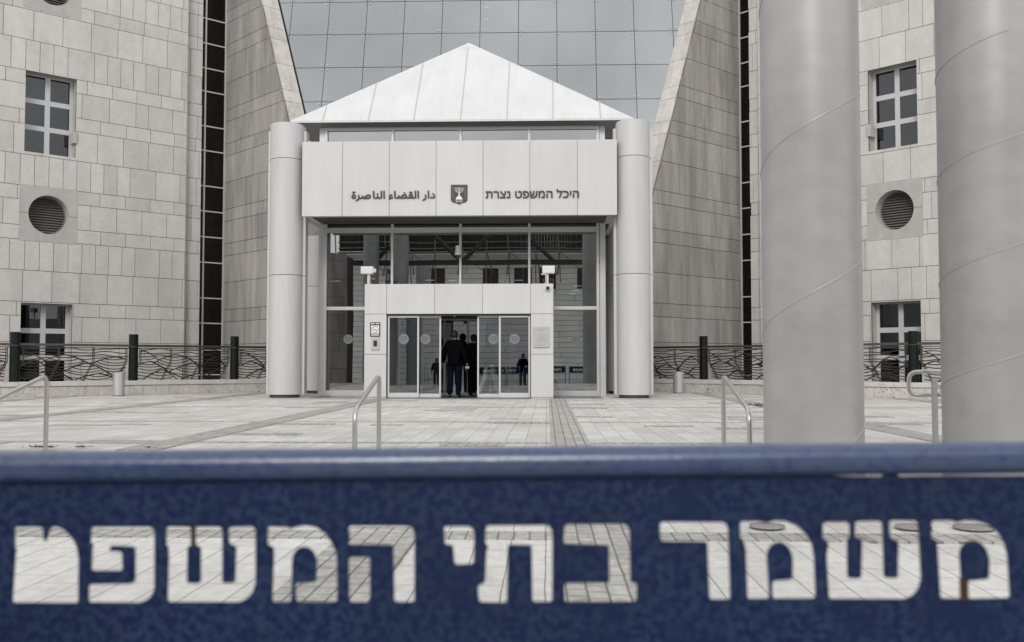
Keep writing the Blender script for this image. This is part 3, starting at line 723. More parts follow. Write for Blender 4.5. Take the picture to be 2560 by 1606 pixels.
mb=MB(); mb.box((-.215,-.03,0),(.215,0,.55)); mb.build('slab',M['plaque'],pq,.008)
mb=MB(); rr=random.Random(4)
for k,(wd,z) in enumerate(((.11,.435),(.09,.36),(.15,.335),(.31,.305),(.12,.28),(.26,.245),(.28,.215),(.24,.18),(.26,.15))):
    x=-wd/2
    while x<wd/2:
        l_=rr.uniform(.012,.035); mb.box((x,-.0325,z-.005),(min(x+l_,wd/2),-.0295,z+.005)); x+=l_+.007
mb.disc((0,-.0305,.515),(0,-1,0),.012,.002,12)
for x in (-.075,.0,.075): mb.disc((x,-.0305,.065),(0,-1,0),.016,.002,12)
mb.build('engraving',M['engrave'],pq)
me=text_mesh('תרצנ טפשמה לכיה',.31,.028,.02,.003,20); me.materials.append(M['engrave']); link('lettering',me,pq,0,(-.155,-.0295,.462))
def boxcam(x,y,z0,rz,label,flip):
    o=empty('security_camera',(x,y,z0)); 
    m_=MB(); m_.cyl((0,0),.032,0,.31,16); m_.cyl((0,0),.07,0,.015,16); m_.build('bracket',M['camwhite'],o)
    m_=MB(); s=flip
    m_.box((-.17-.03*s,-.09,.29),(.17-.03*s,.09,.50)); h=m_.build('housing',M['camwhite'],o,.025)
    m_=MB(); e=.15 if s>0 else -.21
    if s>0: m_.box((.141,-.06,.335),(.205,.06,.44))
    else: m_.box((-.165,-.07,.26),(-.02,.07,.288))
    m_.build('junction',M['camwhite'],o,.01)
    m_=MB(); m_.tube(fillet([(.03*s*-1+.06*s,-.05,.29),(.05*s,-.05,.24),(.045*s,-.04,.06),(.09*s,-.03,.01)],.03),.009,8); m_.build('cable',M['camwhite'],o)
    return tag(o,label,'camera','box cameras above the door')
boxcam(-4.80,26.6,3.04,0,'white box camera on a stub pole above the left end of the door lintel',1)
boxcam(.02,26.6,3.04,0,'white box camera on a stub pole above the right end of the door lintel',-1)
dc=empty('dome_camera',(-2.53,28.35,3.93)); tag(dc,'white dome camera hanging on the middle mullion above the doors','camera')
mb=MB(); mb.cyl((0,0),.08,.24,.37,24); mb.cyl((0,0),.105,.10,.24,24,.085); mb.box((-.03,.0,.28),(.03,.22,.34)); mb.build('housing',M['camwhite'],dc)
mb=MB(); prof=[(.085*math.cos(R(a)),.10-.085*math.sin(R(a))) for a in range(0,91,15)]
for (r0,z0),(r1,z1) in zip(prof[:-1],prof[1:]): mb.cyl((0,0),max(r1,.002),z1,z0,24,r0)
mb.build('dome',M['lens'],dc)
bc=empty('bullet_camera',(.03,VY-.002,2.92)); tag(bc,'small white round camera with black lens on the lintel right end','camera')
mb=MB(); mb.disc((0,0,0),(0,-1,0),.085,.05,28); mb.build('base_ring',M['camwhite'],bc,.01)
mb=MB(); mb.disc((0,-.051,-.005),(0,-1,0),.052,.03,24); mb.build('lens',M['lens'],bc,.008)
for k,(x,y,z,lab) in enumerate(((-6.46,30.3,3.46,'small lit ceiling lamp seen through the far left hall glass'),(-5.38,30.3,3.53,'small lit lamp beside the left box camera'),(-3.58,30.3,3.48,'small lit lamp left of the dome camera, in the hall'),(-2.88,30.3,3.475,'small lit lamp just under the dome camera, in the hall'),(-.86,30.3,3.47,'small lit lamp left of the right box camera'),(.95,30.4,3.30,'upper of three lit lamps in the right hall glass'),(.86,30.4,3.17,'middle of three lit lamps in the right hall glass'),(.775,30.4,3.06,'lowest of three lit lamps in the right hall glass'))):
    o=empty('ceiling_light',(x,y,z)); m_=MB(); m_.box((-.12,-.06,-.008),(.12,.06,0)); m_.build('lamp_strip',M['lamp'],o)
    m_=MB(); m_.box((-.14,-.08,.001),(.14,.08,.05)); m_.build('lamp_housing',M['alu'],o); tag(o,lab,'lamp','lobby lamps')

# ------------------------------------------------------------------ fences on low walls
def wave_lines(L,z0,z1,seed):
    rr=random.Random(seed); layers=[]
    def wob(a,seedk): 
        ph=[rr.uniform(0,6.28) for _ in range(4)]; return lambda x:a*(math.sin(x*4.1+ph[0])+.5*math.sin(x*7.7+ph[1])+.15*math.sin(x*15+ph[2]))
    hills=[]
    for k in range(8):
        c=L*(k+rr.uniform(-.35,.35))/7; hills.append((c,rr.uniform(.40,.75),z1-.07-((k*3)%8)*.095-rr.uniform(0,.06),rr.uniform(.22,.34)))
    hills.sort(key=lambda h:-h[2]); nl=len(hills)
    for c,w_,top,H in hills:
        wv=wob(.010,0); layers.append((lambda x,c=c,w_=w_,top=top,H=H,wv=wv: top-H*abs((x-c)/w_)**1.45+wv(x),[(c,)]))
    N=int(L/.025); xs=[L*i/N for i in range(N+1)]; lines=[]
    front=[[-9]*(N+1) for _ in range(nl+1)]
    for j in range(nl-1,-1,-1):
        front[j]=[max(front[j+1][i],layers[j][0](x)) for i,x in enumerate(xs)]
    def emit(zf,lo,hi,th):
        cur=[]
        for i,x in enumerate(xs):
            z=zf(x)
            ok=lo[i]-.004<z<hi[i]+.004 and z0<z<z1
            if ok: cur.append((x,z))
            else:
                if len(cur)>2: lines.append((cur,th))
                cur=[]
        if len(cur)>2: lines.append((cur,th))
    for j,(rf_,bumps) in enumerate(layers):
        hi=[rf_(x) for x in xs]; emit(rf_,front[j+1],[h+1 for h in hi],.021)
        top=max(hi)
        for k in range(1,12):
            c=bumps[k%len(bumps)][0]; wv=wob(.007,k); cv=rr.uniform(.18,.5)
            emit(lambda x,k=k,c=c,wv=wv,cv=cv: top-.088*k+cv*(x-c)**2+wv(x),front[j+1],hi,.0175)
    for k in range(10):      # long wavy strips filling the panel behind the hills
        wv=wob(.022,k); emit(lambda x,k=k,wv=wv: z1-.045-.095*k+wv(x),front[0],[9]*(N+1),.0175)
    return lines
def lowrise(F,s0,s1,posts,label,wall_label,seed,sg):
    # F(s,z,o): s along, o toward the plaza
    root=F(0,0,0); lw=empty('low_wall',root)
    tag(lw,wall_label,'wall')
    b=MB(); rr=random.Random(seed)
    b.fbox(F,s0,s1,-.02,.27,-.42,-.012); o=b.build('wall_core',M['joint'],lw); at(o,root)
    b=MB(); cladding(b,F,s0,s1,0,.285,seed=seed,o0=-.012,o1=.0,widths=[.42,.5,.46,.36],rows=[0.0,.285],gap=.008); o=b.build('wall_block',M['base_stone'],lw); at(o,root)
    b=MB(); s=s0
    while s<s1:
        e=min(s1,s+rr.uniform(.75,1.25)); b.fbox(F,s+.003,e-.003,.29,.42,-.47,.035); s=e
    o=b.build('cap',M['cap_stone'],lw,.008); at(o,root)
    fe=empty('fence',root); tag(fe,label,'fence')
    gr=MB(); gr.fbox(F,s0,s1,1.425,1.495,-.31,-.19); gr.fbox(F,s0,s1,1.37,1.395,-.27,-.23); o=gr.build('top_rail',M['bronze'],fe,.006); at(o,root)
    bend=lambda z: -.25-.20*max(0,min(1,(.98-z)/.5))
    pm=[]
    for k,p in enumerate(posts):
        c=F(p,0,-.25); m_=MB()
        m_.cyl((c[0],c[1]),.137,.425,1.425,28,.132); m_.cyl((c[0],c[1]),.125,1.425,1.50,28); m_.cyl((c[0],c[1]),.132,1.50,1.80,28)
        o=m_.build('post',M['green'],fe); at(o,root)
        m_=MB(); m_.cyl((c[0],c[1]),.139,1.42,1.445,28); o2=m_.build('collar',M['bronze'],o)
    ps=list(posts)
    tag_st=MB(); stems=[]
    for a,b_ in zip(ps[:-1],ps[1:]):
        L=b_-a-.42; x0=a+.21
        for q in (0,1/3,2/3,1): stems.append(x0+L*q)
        lines=wave_lines(L,.44,1.39,seed*7+int(a*10)); wm=MB()
        for pts,th in lines: wm.tube([F(x0+x,z,bend(z)) for x,z in pts],th,4,sm=False)
        o=wm.build('wave_panel',M['wave'],fe); at(o,root)
    for s in stems:
        m_=MB()
        for d in (-.022,.022): m_.tube([F(s+d,1.40,-.25),F(s+d,.98,-.25),F(s+d-.10*sg,.72,bend(.72)),F(s+d-.20*sg,.42,bend(.42))],.013,6)
        o=m_.build('stem',M['bronze'],fe); at(o,root)
fl0=(-12.2,29.18); FL=frame(fl0,(S2,S2),(S2,-S2))
fr0=(7.2,29.42); FR=frame(fr0,(-S2,-S2),(-S2,-S2))
FR=frame(fr0,(S2,-S2),(-S2,-S2))
lowrise(FL,-9.5,6.35,[-9.6,-6.55,-3.28,0.03,3.31,6.55],'left bronze fence of wavy metal strips between dark green posts','left low weathered stone wall under the wavy fence',11,1)
lowrise(FR,-6.0,8.2,[-6.6,-3.36,0,3.50,6.8],'right bronze fence of wavy metal strips between dark green posts','right low weathered stone wall under the wavy fence',14,-1)

# ------------------------------------------------------------------ bins, handrails, columns
def bin_(x,y,label):
    o=empty('litter_bin',(x,y,0)); m_=MB(); m_.cyl((0,0),.165,.02,.66,36); m_.build('body',M['binsteel'],o)
    m_=MB(); m_.cyl((0,0),.155,0,.02,36); m_.build('base',M['darkmetal'],o)
    m_=MB(); ring=[(.16*math.cos(2*PI*i/36),.16*math.sin(2*PI*i/36),.665) for i in range(37)]; m_.tube(ring,.010,8); m_.build('rim',M['binsteel'],o)
    m_=MB(); m_.cyl((0,0),.145,.661,.664,36); m_.build('opening',M['black'],o)
    return tag(o,label,'bin','steel litter bins')
bin_(-12.25,28.15,'steel cylinder litter bin in front of the left low wall'); bin_(4.12,31.4,'steel cylinder litter bin beside the right entrance pillar')
def handrail(x,label):
    o=empty('handrail',(x,10.3,0)); m_=MB()
    pts=fillet([(0,0,0),(0,0,.80),(0,-1.30,.50),(0,-1.30,-.30)],[.09,.16],8); m_.tube(pts,.0235,14); m_.build('rail',M['steel'],o)
    m_=MB(); m_.cyl((0,0),.05,.001,.012,20); m_.cyl((0,-1.30),.05,-.299,-.288,20); m_.build('foot_plate',M['steel'],o)
    return tag(o,label,'handrail','step handrails')
handrail(-5.25,'steel handrail at the left end of the steps, left of the others')
handrail(-1.74,'middle steel handrail in front of the left door pier')
handrail(1.81,'steel handrail beside the nearer big grey column')
rr_=empty('ramp_rail',(3.83,10.0,0)); tag(rr_,'double steel ramp rail on a square post between the big columns','handrail')
mb=MB(); mb.box((-.024,-.024,0),(.024,.024,.77)); mb.build('post',M['steel'],rr_,.004)
mb=MB(); dx,dy=.85,-1.15
mb.tube(fillet([(dx,dy,.86),(.0,.06,.845),(-.20,.14,.835),(-.20,.14,.60),(.0,.06,.615),(dx,dy,.63)],[.3,.09,.09,.3],7),.022,12); mb.build('rail',M['steel'],rr_)
mb=MB()
for z in (.70,.49): mb.box((.025,-.012,z-.012),(.13,.012,z+.012)); mb.box((.106,-.012,z+.012),(.13,.012,z+.09))
mb.build('bracket',M['steel'],rr_)
def column(x,y,r,h,z0,zfront,pitch,label,seam=True,z1seam=None):
    o=empty('column',(x,y,-.3)); m_=MB(); m_.cyl((0,0),r,0,h+.3,96); m_.build('shaft',M['column'],o)
    if seam:
        m_=MB(); pts=[]; t0=-2.5*2*PI; n=64*5
        for i in range(n+1):
            th=-2*PI*2+2*PI*5*i/n; z=zfront+.3+pitch*th/(2*PI)
            if 0.02<z<h+.25: pts.append(((r+.001)*math.cos(-PI/2+th),(r+.001)*math.sin(-PI/2+th),z))
        m_.tube(pts,.0055,6); m_.build('weld_seam',M['seam'],o)
    return tag(o,label,'column','big round grey columns')
column(2.165,8.2,.393,7.6,-.3,1.53,1.34,'big grey round column with spiral seam, left of the right hand pair')
column(3.615,8.2,.393,7.6,-.3,.77+.2125,.85,'big grey round column with closer spiral seams at the right edge')
for k,(x,y,r,h,lab) in enumerate(((-10.3,-.5,.45,8.6,'tall grey column mirrored at the far left of the hall glass'),(-8.6,-.5,.55,9.6,'thickest grey column, mirrored left of centre in the hall glass'),(-7.15,-.5,.44,6.6,'shorter grey column mirrored in the second hall pane'),(-9.45,-3,.32,6.4,'short slim grey column mirrored between two taller ones'))):
    column(x,y,r,h,-.3,1,1.3,lab,False)
bm_=empty('steel_beam',(-3,-.9,6.9)); tag(bm_,'long grey steel beam with struts, seen mirrored across the hall glass','beam')
mb=MB(); mb.box((-12,-.12,-.2),(9,.12,.1)); mb.build('girder',M['darkmetal'],bm_)
for sx,x in ((1,-7.2),(-1,-2.0),(1,-2.0),(-1,3.4)):
    mb=MB(); mb.tube([(x,0,.0),(x+sx*2.2,0,2.2)],.14,6,sm=False); mb.build('strut',M['darkmetal'],bm_)

# ------------------------------------------------------------------ police barrier with cut-out Hebrew letters
LETTERS=[[(-862,941),(-816,941),(-811,938),(-810,918),(-808,915),(-804,918),(-799,936),(-793,941),(-786,941),(-770,934),(-757,919),(-750,904),(-747,887),(-747,812),(-750,808),(-863,809),(-865,812),(-860,897),(-857,900),(-861,903)],[(-724,940),(-622,940),(-614,937),(-611,929),(-611,834),(-615,821),(-625,812),(-638,808),(-726,809),(-728,813),(-728,840),(-655,841),(-647,843),(-645,847),(-645,906),(-690,908),(-692,898),(-669,897),(-668,864),(-720,864),(-723,866),(-722,905),(-719,909),(-725,912)],[(-589,940),(-546,939),(-545,907),(-552,905),(-553,841),(-528,841),(-528,905),(-539,908),(-539,939),(-494,939),(-490,934),(-490,841),(-467,841),(-465,906),(-477,908),(-479,938),(-436,939),(-431,934),(-431,841),(-436,826),(-445,815),(-459,808),(-585,809),(-587,814),(-585,890),(-586,905),(-590,908)],[(-409,939),(-377,938),(-368,935),(-357,938),(-342,941),(-323,937),(-308,927),(-297,912),(-289,895),(-287,880),(-287,808),(-359,808),(-360,840),(-323,842),(-322,881),(-327,894),(-336,902),(-345,904),(-357,901),(-364,890),(-366,881),(-368,808),(-400,808),(-401,813),(-398,889),(-398,901),(-402,905),(-409,907)],[(-266,939),(-162,938),(-153,934),(-150,925),(-151,807),(-186,807),(-187,906),(-264,907),(-267,910),(-263,914)],[(-263,885),(-230,885),(-229,880),(-229,807),(-265,807),(-266,880)],[(-98,937),(-55,937),(-48,933),(-45,924),(-47,872),(-80,871),(-82,901),(-84,905),(-97,906)],[(-24,938),(82,938),(89,933),(91,923),(89,806),(55,806),(55,904),(13,905),(10,805),(-38,806),(-40,835),(-27,839),(-24,894),(-20,903),(-26,906)],[(113,939),(217,939),(223,934),(225,926),(225,839),(234,837),(236,834),(235,806),(111,806),(111,834),(114,838),(189,838),(189,903),(113,906),(110,909)],[(278,942),(386,941),(393,937),(395,928),(396,809),(361,809),(359,908),(281,909),(278,915)],[(416,942),(450,942),(459,938),(475,943),(495,942),(513,934),(529,919),(538,901),(541,879),(542,810),(469,810),(469,840),(504,842),(505,879),(501,894),(492,904),(483,907),(470,903),(463,894),(460,883),(463,810),(426,810),(426,818),(425,894),(421,910),(416,913)],[(558,940),(599,940),(603,935),(603,913),(598,910),(597,844),(621,843),(624,904),(623,911),(612,913),(613,941),(658,941),(659,911),(659,844),(683,843),(686,907),(672,911),(671,942),(713,941),(719,938),(720,925),(722,842),(717,826),(709,815),(694,808),(566,809),(565,817),(563,883),(567,904),(563,910),(557,912)],[(743,941),(776,941),(785,937),(799,941),(817,941),(838,933),(854,921),(864,902),(869,881),(871,809),(800,808),(799,838),(837,841),(839,874),(835,890),(827,902),(814,907),(802,905),(792,897),(788,885),(790,831),(790,808),(755,809),(754,816),(752,889),(751,903),(749,909),(742,910)]]
TILT=-.0128
def barrier_panel():
    c=bpy.data.curves.new('panel','CURVE'); c.dimensions='2D'; c.fill_mode='BOTH'; c.extrude=.0011
    def spl(p):
        s=c.splines.new('POLY'); s.points.add(len(p)-1); s.use_cyclic_u=True
        for k,(x,y) in enumerate(p): s.points[k].co=(x,y,0,1)
    def soft(p,r=.005):
        out=[]; n=len(p)
        for i in range(n):
            a,b,d=Vector(p[i-1]),Vector(p[i]),Vector(p[(i+1)%n]); la,lb=(a-b).length,(d-b).length
            u=(a-b)/la; v=(d-b)/lb
            if u.dot(v)<-.92 : out.append(b); continue
            e=min(r,la*.4,lb*.4); p0,p1=b+u*e,b+v*e
            for t in (0,.5,1): out.append((1-t)**2*p0+2*t*(1-t)*b+t*t*p1)
        return [tuple(q) for q in out]
    spl([(-1.06,.725),(1.06,.725),(1.06,1.0160),(.62,1.0175),(.45,1.026),(-1.06,1.03)])
    for L in LETTERS: spl(soft([(x/1000,y/1000) for x,y in L]))
    o=bpy.data.objects.new('panel',c); C.objects.link(o); bpy.context.view_layer.update()
    me=bpy.data.meshes.new_from_object(o.evaluated_get(bpy.context.evaluated_depsgraph_get())); bpy.data.objects.remove(o)
    for v in me.vertices: v.co=(v.co.x,v.co.z,v.co.y)
    me.materials.clear(); me.materials.append(M['blue']); return me
def barrier():
    o=empty('police_barrier',(-.07,1.75,-.3)); o.rotation_euler=(0,TILT,0)
    link('panel',barrier_panel(),o)
    m_=MB(); m_.tube([(-1.11,0,1.0475),(1.11,0,1.0475)],.0275,28); m_.build('top_rail',M['rail_blue'],o)
    for x in (-1.085,1.085):
        m_=MB(); m_.tube([(x,0,.03),(x,0,1.03)],.021,16); m_.tube([(x,-.32,.02),(x,0,.10),(x,.32,.02)],.018,10); m_.build('leg',M['rail_blue'],o)
    m_=MB(); m_.tube([(-1.07,0,.17),(1.07,0,.17)],.014,10); m_.tube([(-1.07,0,.715),(1.07,0,.715)],.011,10); m_.build('lower_rail',M['rail_blue'],o)
    m_=MB()
    for i in range(21): x=-1.02+.102*i; m_.tube([(x,.006,.17),(x,.006,.715)],.003,5)
    for j in range(5): z=.26+.1*j; m_.tube([(-1.07,-.0,z),(1.07,-.0,z)],.003,5)
    m_.build('wire_grid',M['wire'],o)
    m_=MB()
    for x in (.675,1.03):
        m_=MB(); m_.box((x-.012,-.006,1.008),(x+.012,.006,1.03)); m_.build('weld_tab',M['blue'],o)
    for a,b in (((.788,-.003,.806),(.801,.003,.842)),((-.5455,-.003,.905),(-.538,.003,.942))):
        m_=MB(); m_.box(a,b); m_.build('rust_bridge',M['rust'],o)
    return o
b0=barrier(); tag(b0,'worn blue steel barrier with cut-out Hebrew letters filling the foreground','barrier','blue steel barriers')
for x,y,lab in ((-2.45,1.6,'blue steel barrier next left of the foreground one'),(2.30,1.72,'blue steel barrier next right of the foreground one')):
    b=copy_tree(b0); b.location=(x,y,-.3); b.rotation_euler=(0,0,.03 if x<0 else -.02); b['label']=lab

# manhole covers, weeds
for x,y,r,lab in ((1.63,7.5,.125,'round metal floor cover in the paving, leftmost of three'),(2.70,7.5,.125,'round metal floor cover in the paving, middle of three'),(3.14,7.5,.14,'round metal floor cover in the paving, rightmost of three')):
    o=empty('floor_cover',(x,y,-.284)); m_=MB(); m_.cyl((0,0),r-.012,-.01,.004,32); m_.build('lid',M['iron'],o)
    m_=MB(); m_.tube([(r*math.cos(2*PI*i/32),r*math.sin(2*PI*i/32),.004) for i in range(33)],.008,6); m_.build('ring',M['iron'],o); tag(o,lab,'floor cover','round floor covers')
wr=random.Random(3)
for k,(x,y,s,lab) in enumerate(((-5.50,10.62,1.0,'green weed in a joint left of the left handrail foot'),(-5.36,10.60,.9,'tiny weed nearest the left handrail foot'),(-5.02,10.64,.9,'weed just right of the left handrail foot'),(-4.30,10.66,.6,'smallest weed at the step edge, further right'),(4.42,22.0,1.5,'weed tuft in the dark paving stripe behind the right handrail'),(4.55,21.4,2.1,'largest weed tuft in the stripe beside the big column'))):
    m_=MB()
    for i in range(26):
        a=wr.uniform(0,6.28); d=Vector((math.cos(a),math.sin(a)*.5,0)); l_=wr.uniform(.03,.09)*s; p=Vector((wr.gauss(0,.05)*s,wr.gauss(0,.025)*s,0)); sd_=Vector((-d.y,d.x,0))*.010*s
        tip=p+d*l_+Vector((0,0,wr.uniform(.01,.045)*s)); mid=p+d*l_*.5+Vector((0,0,.02*s)); m_.mesh([p,mid+sd_,tip,mid-sd_],[(0,1,2,3)])
    o=link('weed',m_.data('weed',M['weed']),None,0,(x,y,.012)); tag(o,lab,'weed','weeds in the paving')

# ------------------------------------------------------------------ people
def skin(verts,edges,name,m,parent,levels=2,root=0):
    me=bpy.data.meshes.new(name); me.from_pydata([v[:3] for v in verts],edges,[])
    t=bpy.data.objects.new('tmp',me); C.objects.link(t)
    sk=t.modifiers.new('skin','SKIN'); sk.use_smooth_shade=True
    lay=me.skin_vertices[0].data
    for i,v in enumerate(verts):
        lay[i].radius=(v[3],v[4] if len(v)>4 else v[3]); lay[i].use_root=(i==root)
    ss=t.modifiers.new('sub','SUBSURF'); ss.levels=levels; ss.render_levels=levels
    bpy.context.view_layer.update()
    out=bpy.data.meshes.new_from_object(t.evaluated_get(bpy.context.evaluated_depsgraph_get())); bpy.data.objects.remove(t)
    out.name=name; out.materials.clear(); out.materials.append(m)
    for p in out.polygons: p.use_smooth=True
    return link(name,out,parent)
def person(loc,heading,label,top,bottom,H=1.75,stride=0,larm=(-.06,-.02),rarm=(.06,.02),relbow=0,lelbow=0,hair=True,cap=False,rhand_fwd=0):
    o=empty('person',loc,heading); k=H/1.75
    J={}
    def P(n,x,y,z): J[n]=(x*k,y*k,z*k)
    P('pel',0,0,.95); P('wai',0,.0,1.10); P('che',0,.0,1.30); P('nek',0,.005,1.47); P('hd0',0,.02,1.56); P('hd1',0,.03,1.64); P('hd2',0,.02,1.71)
    for s,n in ((-1,'l'),(1,'r')):
        st=stride*s
        P(n+'hip',s*.10,0,.90); P(n+'kne',s*.105,st*.55+.03,.50); P(n+'ank',s*.105,st-(.06 if st<0 else 0),.09+(.03 if st<0 else 0)); P(n+'toe',s*.12,st+.17-(.05 if st<0 else 0),.035)
        P(n+'sho',s*.185,-.01,1.42)
        dx,dy=(larm if s<0 else rarm); eb=lelbow if s<0 else relbow
        P(n+'elb',s*.235+dx*.6,-.03+dy*.5,1.13); P(n+'wri',s*.235+dx,dy+.03+eb,.90+abs(eb)*.5); P(n+'pal',s*.235+dx*1.05,dy+.05+eb*1.25,.82+abs(eb)*.6)
    V=[];E=[];I={}
    def add(n,r,par=None,r2=None):
        I[n]=len(V); V.append((*J[n],r*k,(r2 or r)*k)); 
        if par is not None: E.append((I[par],I[n]))
    add('pel',.13);add('wai',.12,'pel');add('che',.14,'wai');add('nek',.058,'che');add('hd0',.070,'nek');add('hd1',.092,'hd0');add('hd2',.072,'hd1')
    J['nos']=(0,.128*k,1.615*k); add('nos',.012,'hd1')
    for n,s in (('l',-1),('r',1)):
        J[n+'ear']=(s*.095*k,.02*k,1.63*k); add(n+'ear',.018,'hd1')
        add(n+'hip',.085,'pel');add(n+'kne',.055,n+'hip');add(n+'ank',.04,n+'kne');add(n+'toe',.032,n+'ank')
        add(n+'sho',.06,'che');add(n+'elb',.043,n+'sho');add(n+'wri',.029,n+'elb');add(n+'pal',.034,n+'wri')
    skin(V,E,'body',M['skin'],o)
    for n,s in (('l',-1),('r',1)):      # five unequal, slightly curled fingers per hand
        px,py,pz=J[n+'pal']; 
        for f,(off,ln) in enumerate(((-.028,.072),(-.010,.082),(.009,.076),(.027,.06))):
            m_=MB(); y0=py+off*k
            m_.tube([(px,y0,pz-.012*k),(px-s*.004,y0+.004*k,pz-.035*k-ln*.35*k),(px-s*.018*k,y0+.006*k,pz-.03*k-ln*.75*k),(px-s*.034*k,y0+.004*k,pz-.02*k-ln*k)],[.0095*k,.009*k,.008*k,.0065*k],8); m_.build('finger',M['skin'],o)
        m_=MB(); m_.tube([(px,py+.03*k,pz+.03*k),(px-s*.012*k,py+.055*k,pz-.005*k),(px-s*.02*k,py+.058*k,pz-.04*k)],[.011*k,.010*k,.007*k],8); m_.build('thumb',M['skin'],o)
    # trousers
    V=[];E=[];I={}
    add('pel',.150);
    for n in 'lr': add(n+'hip',.105,'pel');add(n+'kne',.088,n+'hip')
    for n in 'lr':
        J[n+'cuf']=(J[n+'ank'][0],J[n+'ank'][1],J[n+'ank'][2]-.055*k); add(n+'cuf',.074,n+'kne')
    J['wst']=(0,0,1.03*k); add('wst',.145,'pel')
    skin(V,E,'trousers',bottom,o)
    V=[];E=[];I={}
    J['hem']=(0,0,.82*k); J['col']=(0,.0,1.535*k)
    add('wai',.185); add('hem',.19,'wai'); add('che',.195,'wai'); add('col',.082,'che')
    for n in 'lr': add(n+'sho',.10,'che');add(n+'elb',.082,n+'sho');add(n+'wri',.06,n+'elb')
    skin(V,E,'jacket',top,o)
    for n in 'lr':
        V=[];E=[];I={}; a=J[n+'ank'];t=J[n+'toe']; J['heel']=(a[0],a[1]-.05*k,t[2]+.01); J['sh1']=(a[0],a[1]+.03*k,t[2]+.02); 
        add('heel',.042); add('sh1',.052,'heel'); J['toe']=t; add('toe',.040,'sh1'); skin(V,E,'shoe',M['shoe'],o,2)
    hm=bmesh.new(); bmesh.ops.create_icosphere(hm,subdivisions=3,radius=1)
    for v in hm.verts: v.co=(v.co.x*.105*k, v.co.y*.118*k+.012*k, v.co.z*.115*k+1.672*k)
    bmesh.ops.delete(hm,geom=[f for f in hm.faces if (f.calc_center_median().z<1.575*k) or (f.calc_center_median().y>.06*k and f.calc_center_median().z<1.72*k)],context='FACES')
    me=bpy.data.meshes.new('hair'); hm.to_mesh(me); hm.free(); me.materials.append(M['hair'])
    for p in me.polygons: p.use_smooth=True
    link('cap' if cap else 'hair',me,o)
    for s in (-1,1):
        m_=MB(); m_.disc((s*.034*k,.112*k,1.645*k),(0,1,0),.011*k,.006,10); m_.build('eye',M['eye'],o)
    m_=MB(); m_.box((-.022*k,.108*k,1.575*k),(.022*k,.116*k,1.582*k)); m_.build('mouth',M['eye'],o)
    tag(o,label,'person'); return o,J
man,J=person((-2.50,26.85,.014),R(-6),'man in black jacket and blue jeans standing in the open doorway, back turned',M['jacket'],M['jeans'],1.78,.04,(-.08,0),(.10,.02))
rh=Vector(J['rpal']); rh.rotate(man.rotation_euler); rh+=man.location
ph=empty('folded_paper',tuple(rh)); tag(ph,'pale blue folded paper held in the right hand of the man in the doorway','paper')
mb=MB(); mb.box((-.045,-.012,-.10),(.045,.006,.0)); mb.build('sheet',M['phone'],ph,.004)
mb=MB(); mb.box((-.046,-.016,-.10),(.046,-.0125,-.055)); mb.build('fold',M['jeans'],ph)
person((-2.02,27.55,.01),R(-12),'person in dark clothes just inside the doorway, right of the man in jeans',M['darkcloth'],M['darkcloth'],1.70,.0)
person((-1.55,26.86,.01),R(-80),'person in beige trousers and dark top walking behind the right sliding door',M['darkcloth'],M['beige'],1.74,.24,(-.02,.1),(.02,-.1))
person((-1.25,.55,-.3),R(0),'person in dark coat behind the barrier, mirrored in the right fixed door',M['darkcloth'],M['darkcloth'],1.72)
person((-5.75,1.0,-.3),R(4),'shorter dark dressed person mirrored in the left sliding door',M['darkcloth'],M['darkcloth'],1.50)
person((-5.15,1.2,-.3),R(-5),'taller person in brown coat mirrored left of the doorway man',M['browncloth'],M['darkcloth'],1.70)

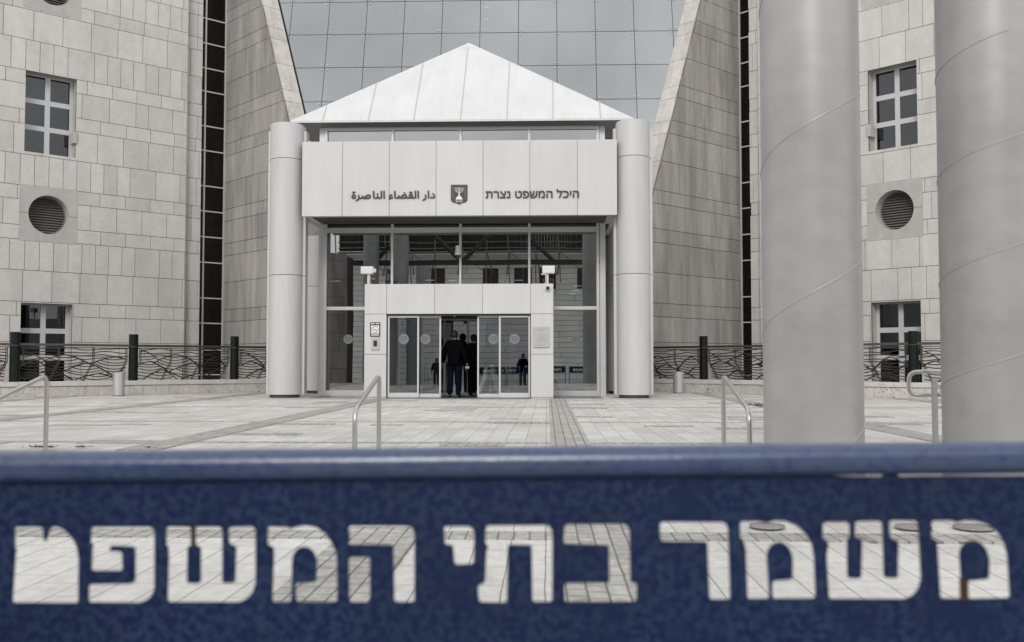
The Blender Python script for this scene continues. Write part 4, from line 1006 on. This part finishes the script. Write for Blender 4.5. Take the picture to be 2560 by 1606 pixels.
# ------------------------------------------------------------------ street side, seen mirrored in the hall glass
ob=empty('street_building',(8,-23,-.3)); OL=(8,-23,-.3)
tag(ob,'pale stone street building under scaffolding, mirrored in the hall glass','building')
FO=frame((-16.5,-22),(1,0),(0,1))
wins=[(x,x+1.25,6.9,8.5) for x in (3.6,7.1,11.4,14.0,15.9,19.0,22.5,26.0)]
rows=[-.3+.42*i for i in range(25)]
mb=MB(); cladding(mb,FO,0,46,-.3,9.7,wins,seed=31,widths=[4.5,6.0,9.0],rows=rows,gap=.028,o0=0,o1=.05); at(mb.build('wall',M['oppstone'],ob),OL)
mb=MB(); mb.box((-16.5,-30,-.3),(29.5,-22,9.7)); at(mb.build('wall_core',M['joint'],ob),OL)
for (a,b,c,d) in wins:
    mb=MB(); mb.fbox(FO,a,b,c,d,.004,.02); wo=mb.build('window',M['interior'],ob); at(wo,OL)
    mb=MB(); mb.fbox(FO,a-.05,a,c,d,.0,.07); mb.fbox(FO,b,b+.05,c,d,.0,.07); mb.fbox(FO,(a+b)/2-.03,(a+b)/2+.03,c,d,.021,.05); mb.build('frame',M['pole'],wo)
mb=MB(); rr=random.Random(6)
for i in range(200):
    x=-16.5+i*.23; mb.box((x,-21.6-.06*(i%2),9.9),(x+.22,-21.3-.06*(i%2),12.0+.02*(x+16)+rr.uniform(0,.05)))
at(mb.build('hoarding',M['hoard'],ob),OL)
mb=MB()
for i in range(24):
    x=-16.5+i*1.95; mb.tube([(x,-20.9,7.2+rr.uniform(-.6,.6)),(x+rr.uniform(-.4,.4),-20.9,12.6)],.05,5); mb.tube([(x,-20.9,9.8),(x+rr.uniform(-.7,.7),-21.95,8.0)],.05,5)
    if i%2: mb.tube([(x,-20.85,9.7),(x+1.7,-20.85,8.2)],.035,5)
for z in (9.75,10.1,10.55,11.3): mb.tube([(-16.5,-20.9,z),(5,-20.9,z+rr.uniform(-.2,.25)),(29,-20.9,z+.2)],.05,5)
mb.box((-16.5,-21.8,9.7),(29.5,-20.8,9.78)); at(mb.build('scaffold',M['pole'],ob),OL)
sw=empty('side_wall',(-13.2,4,-.3)); tag(sw,'tall grey stone wall with sloping top, mirrored in the far left pane','wall')
FS=frame((-16.5,5.2),(1,0),(0,1)); mb=MB(); cladding(mb,FS,0,6.0,-.3,7.6,half=[(.12,1,7.4)],seed=41,widths=[1.6,1.1],rows=[-.3+.95*i for i in range(10)],gap=.02); at(mb.build('cladding',M['fin_flank'],sw),(-13.2,4,-.3))
mb=MB(); mb.prism([(0,-.3),(6,-.3),(6,6.6),(0,7.3)],-1.5,-.002,FS); at(mb.build('core',M['joint'],sw),(-13.2,4,-.3))
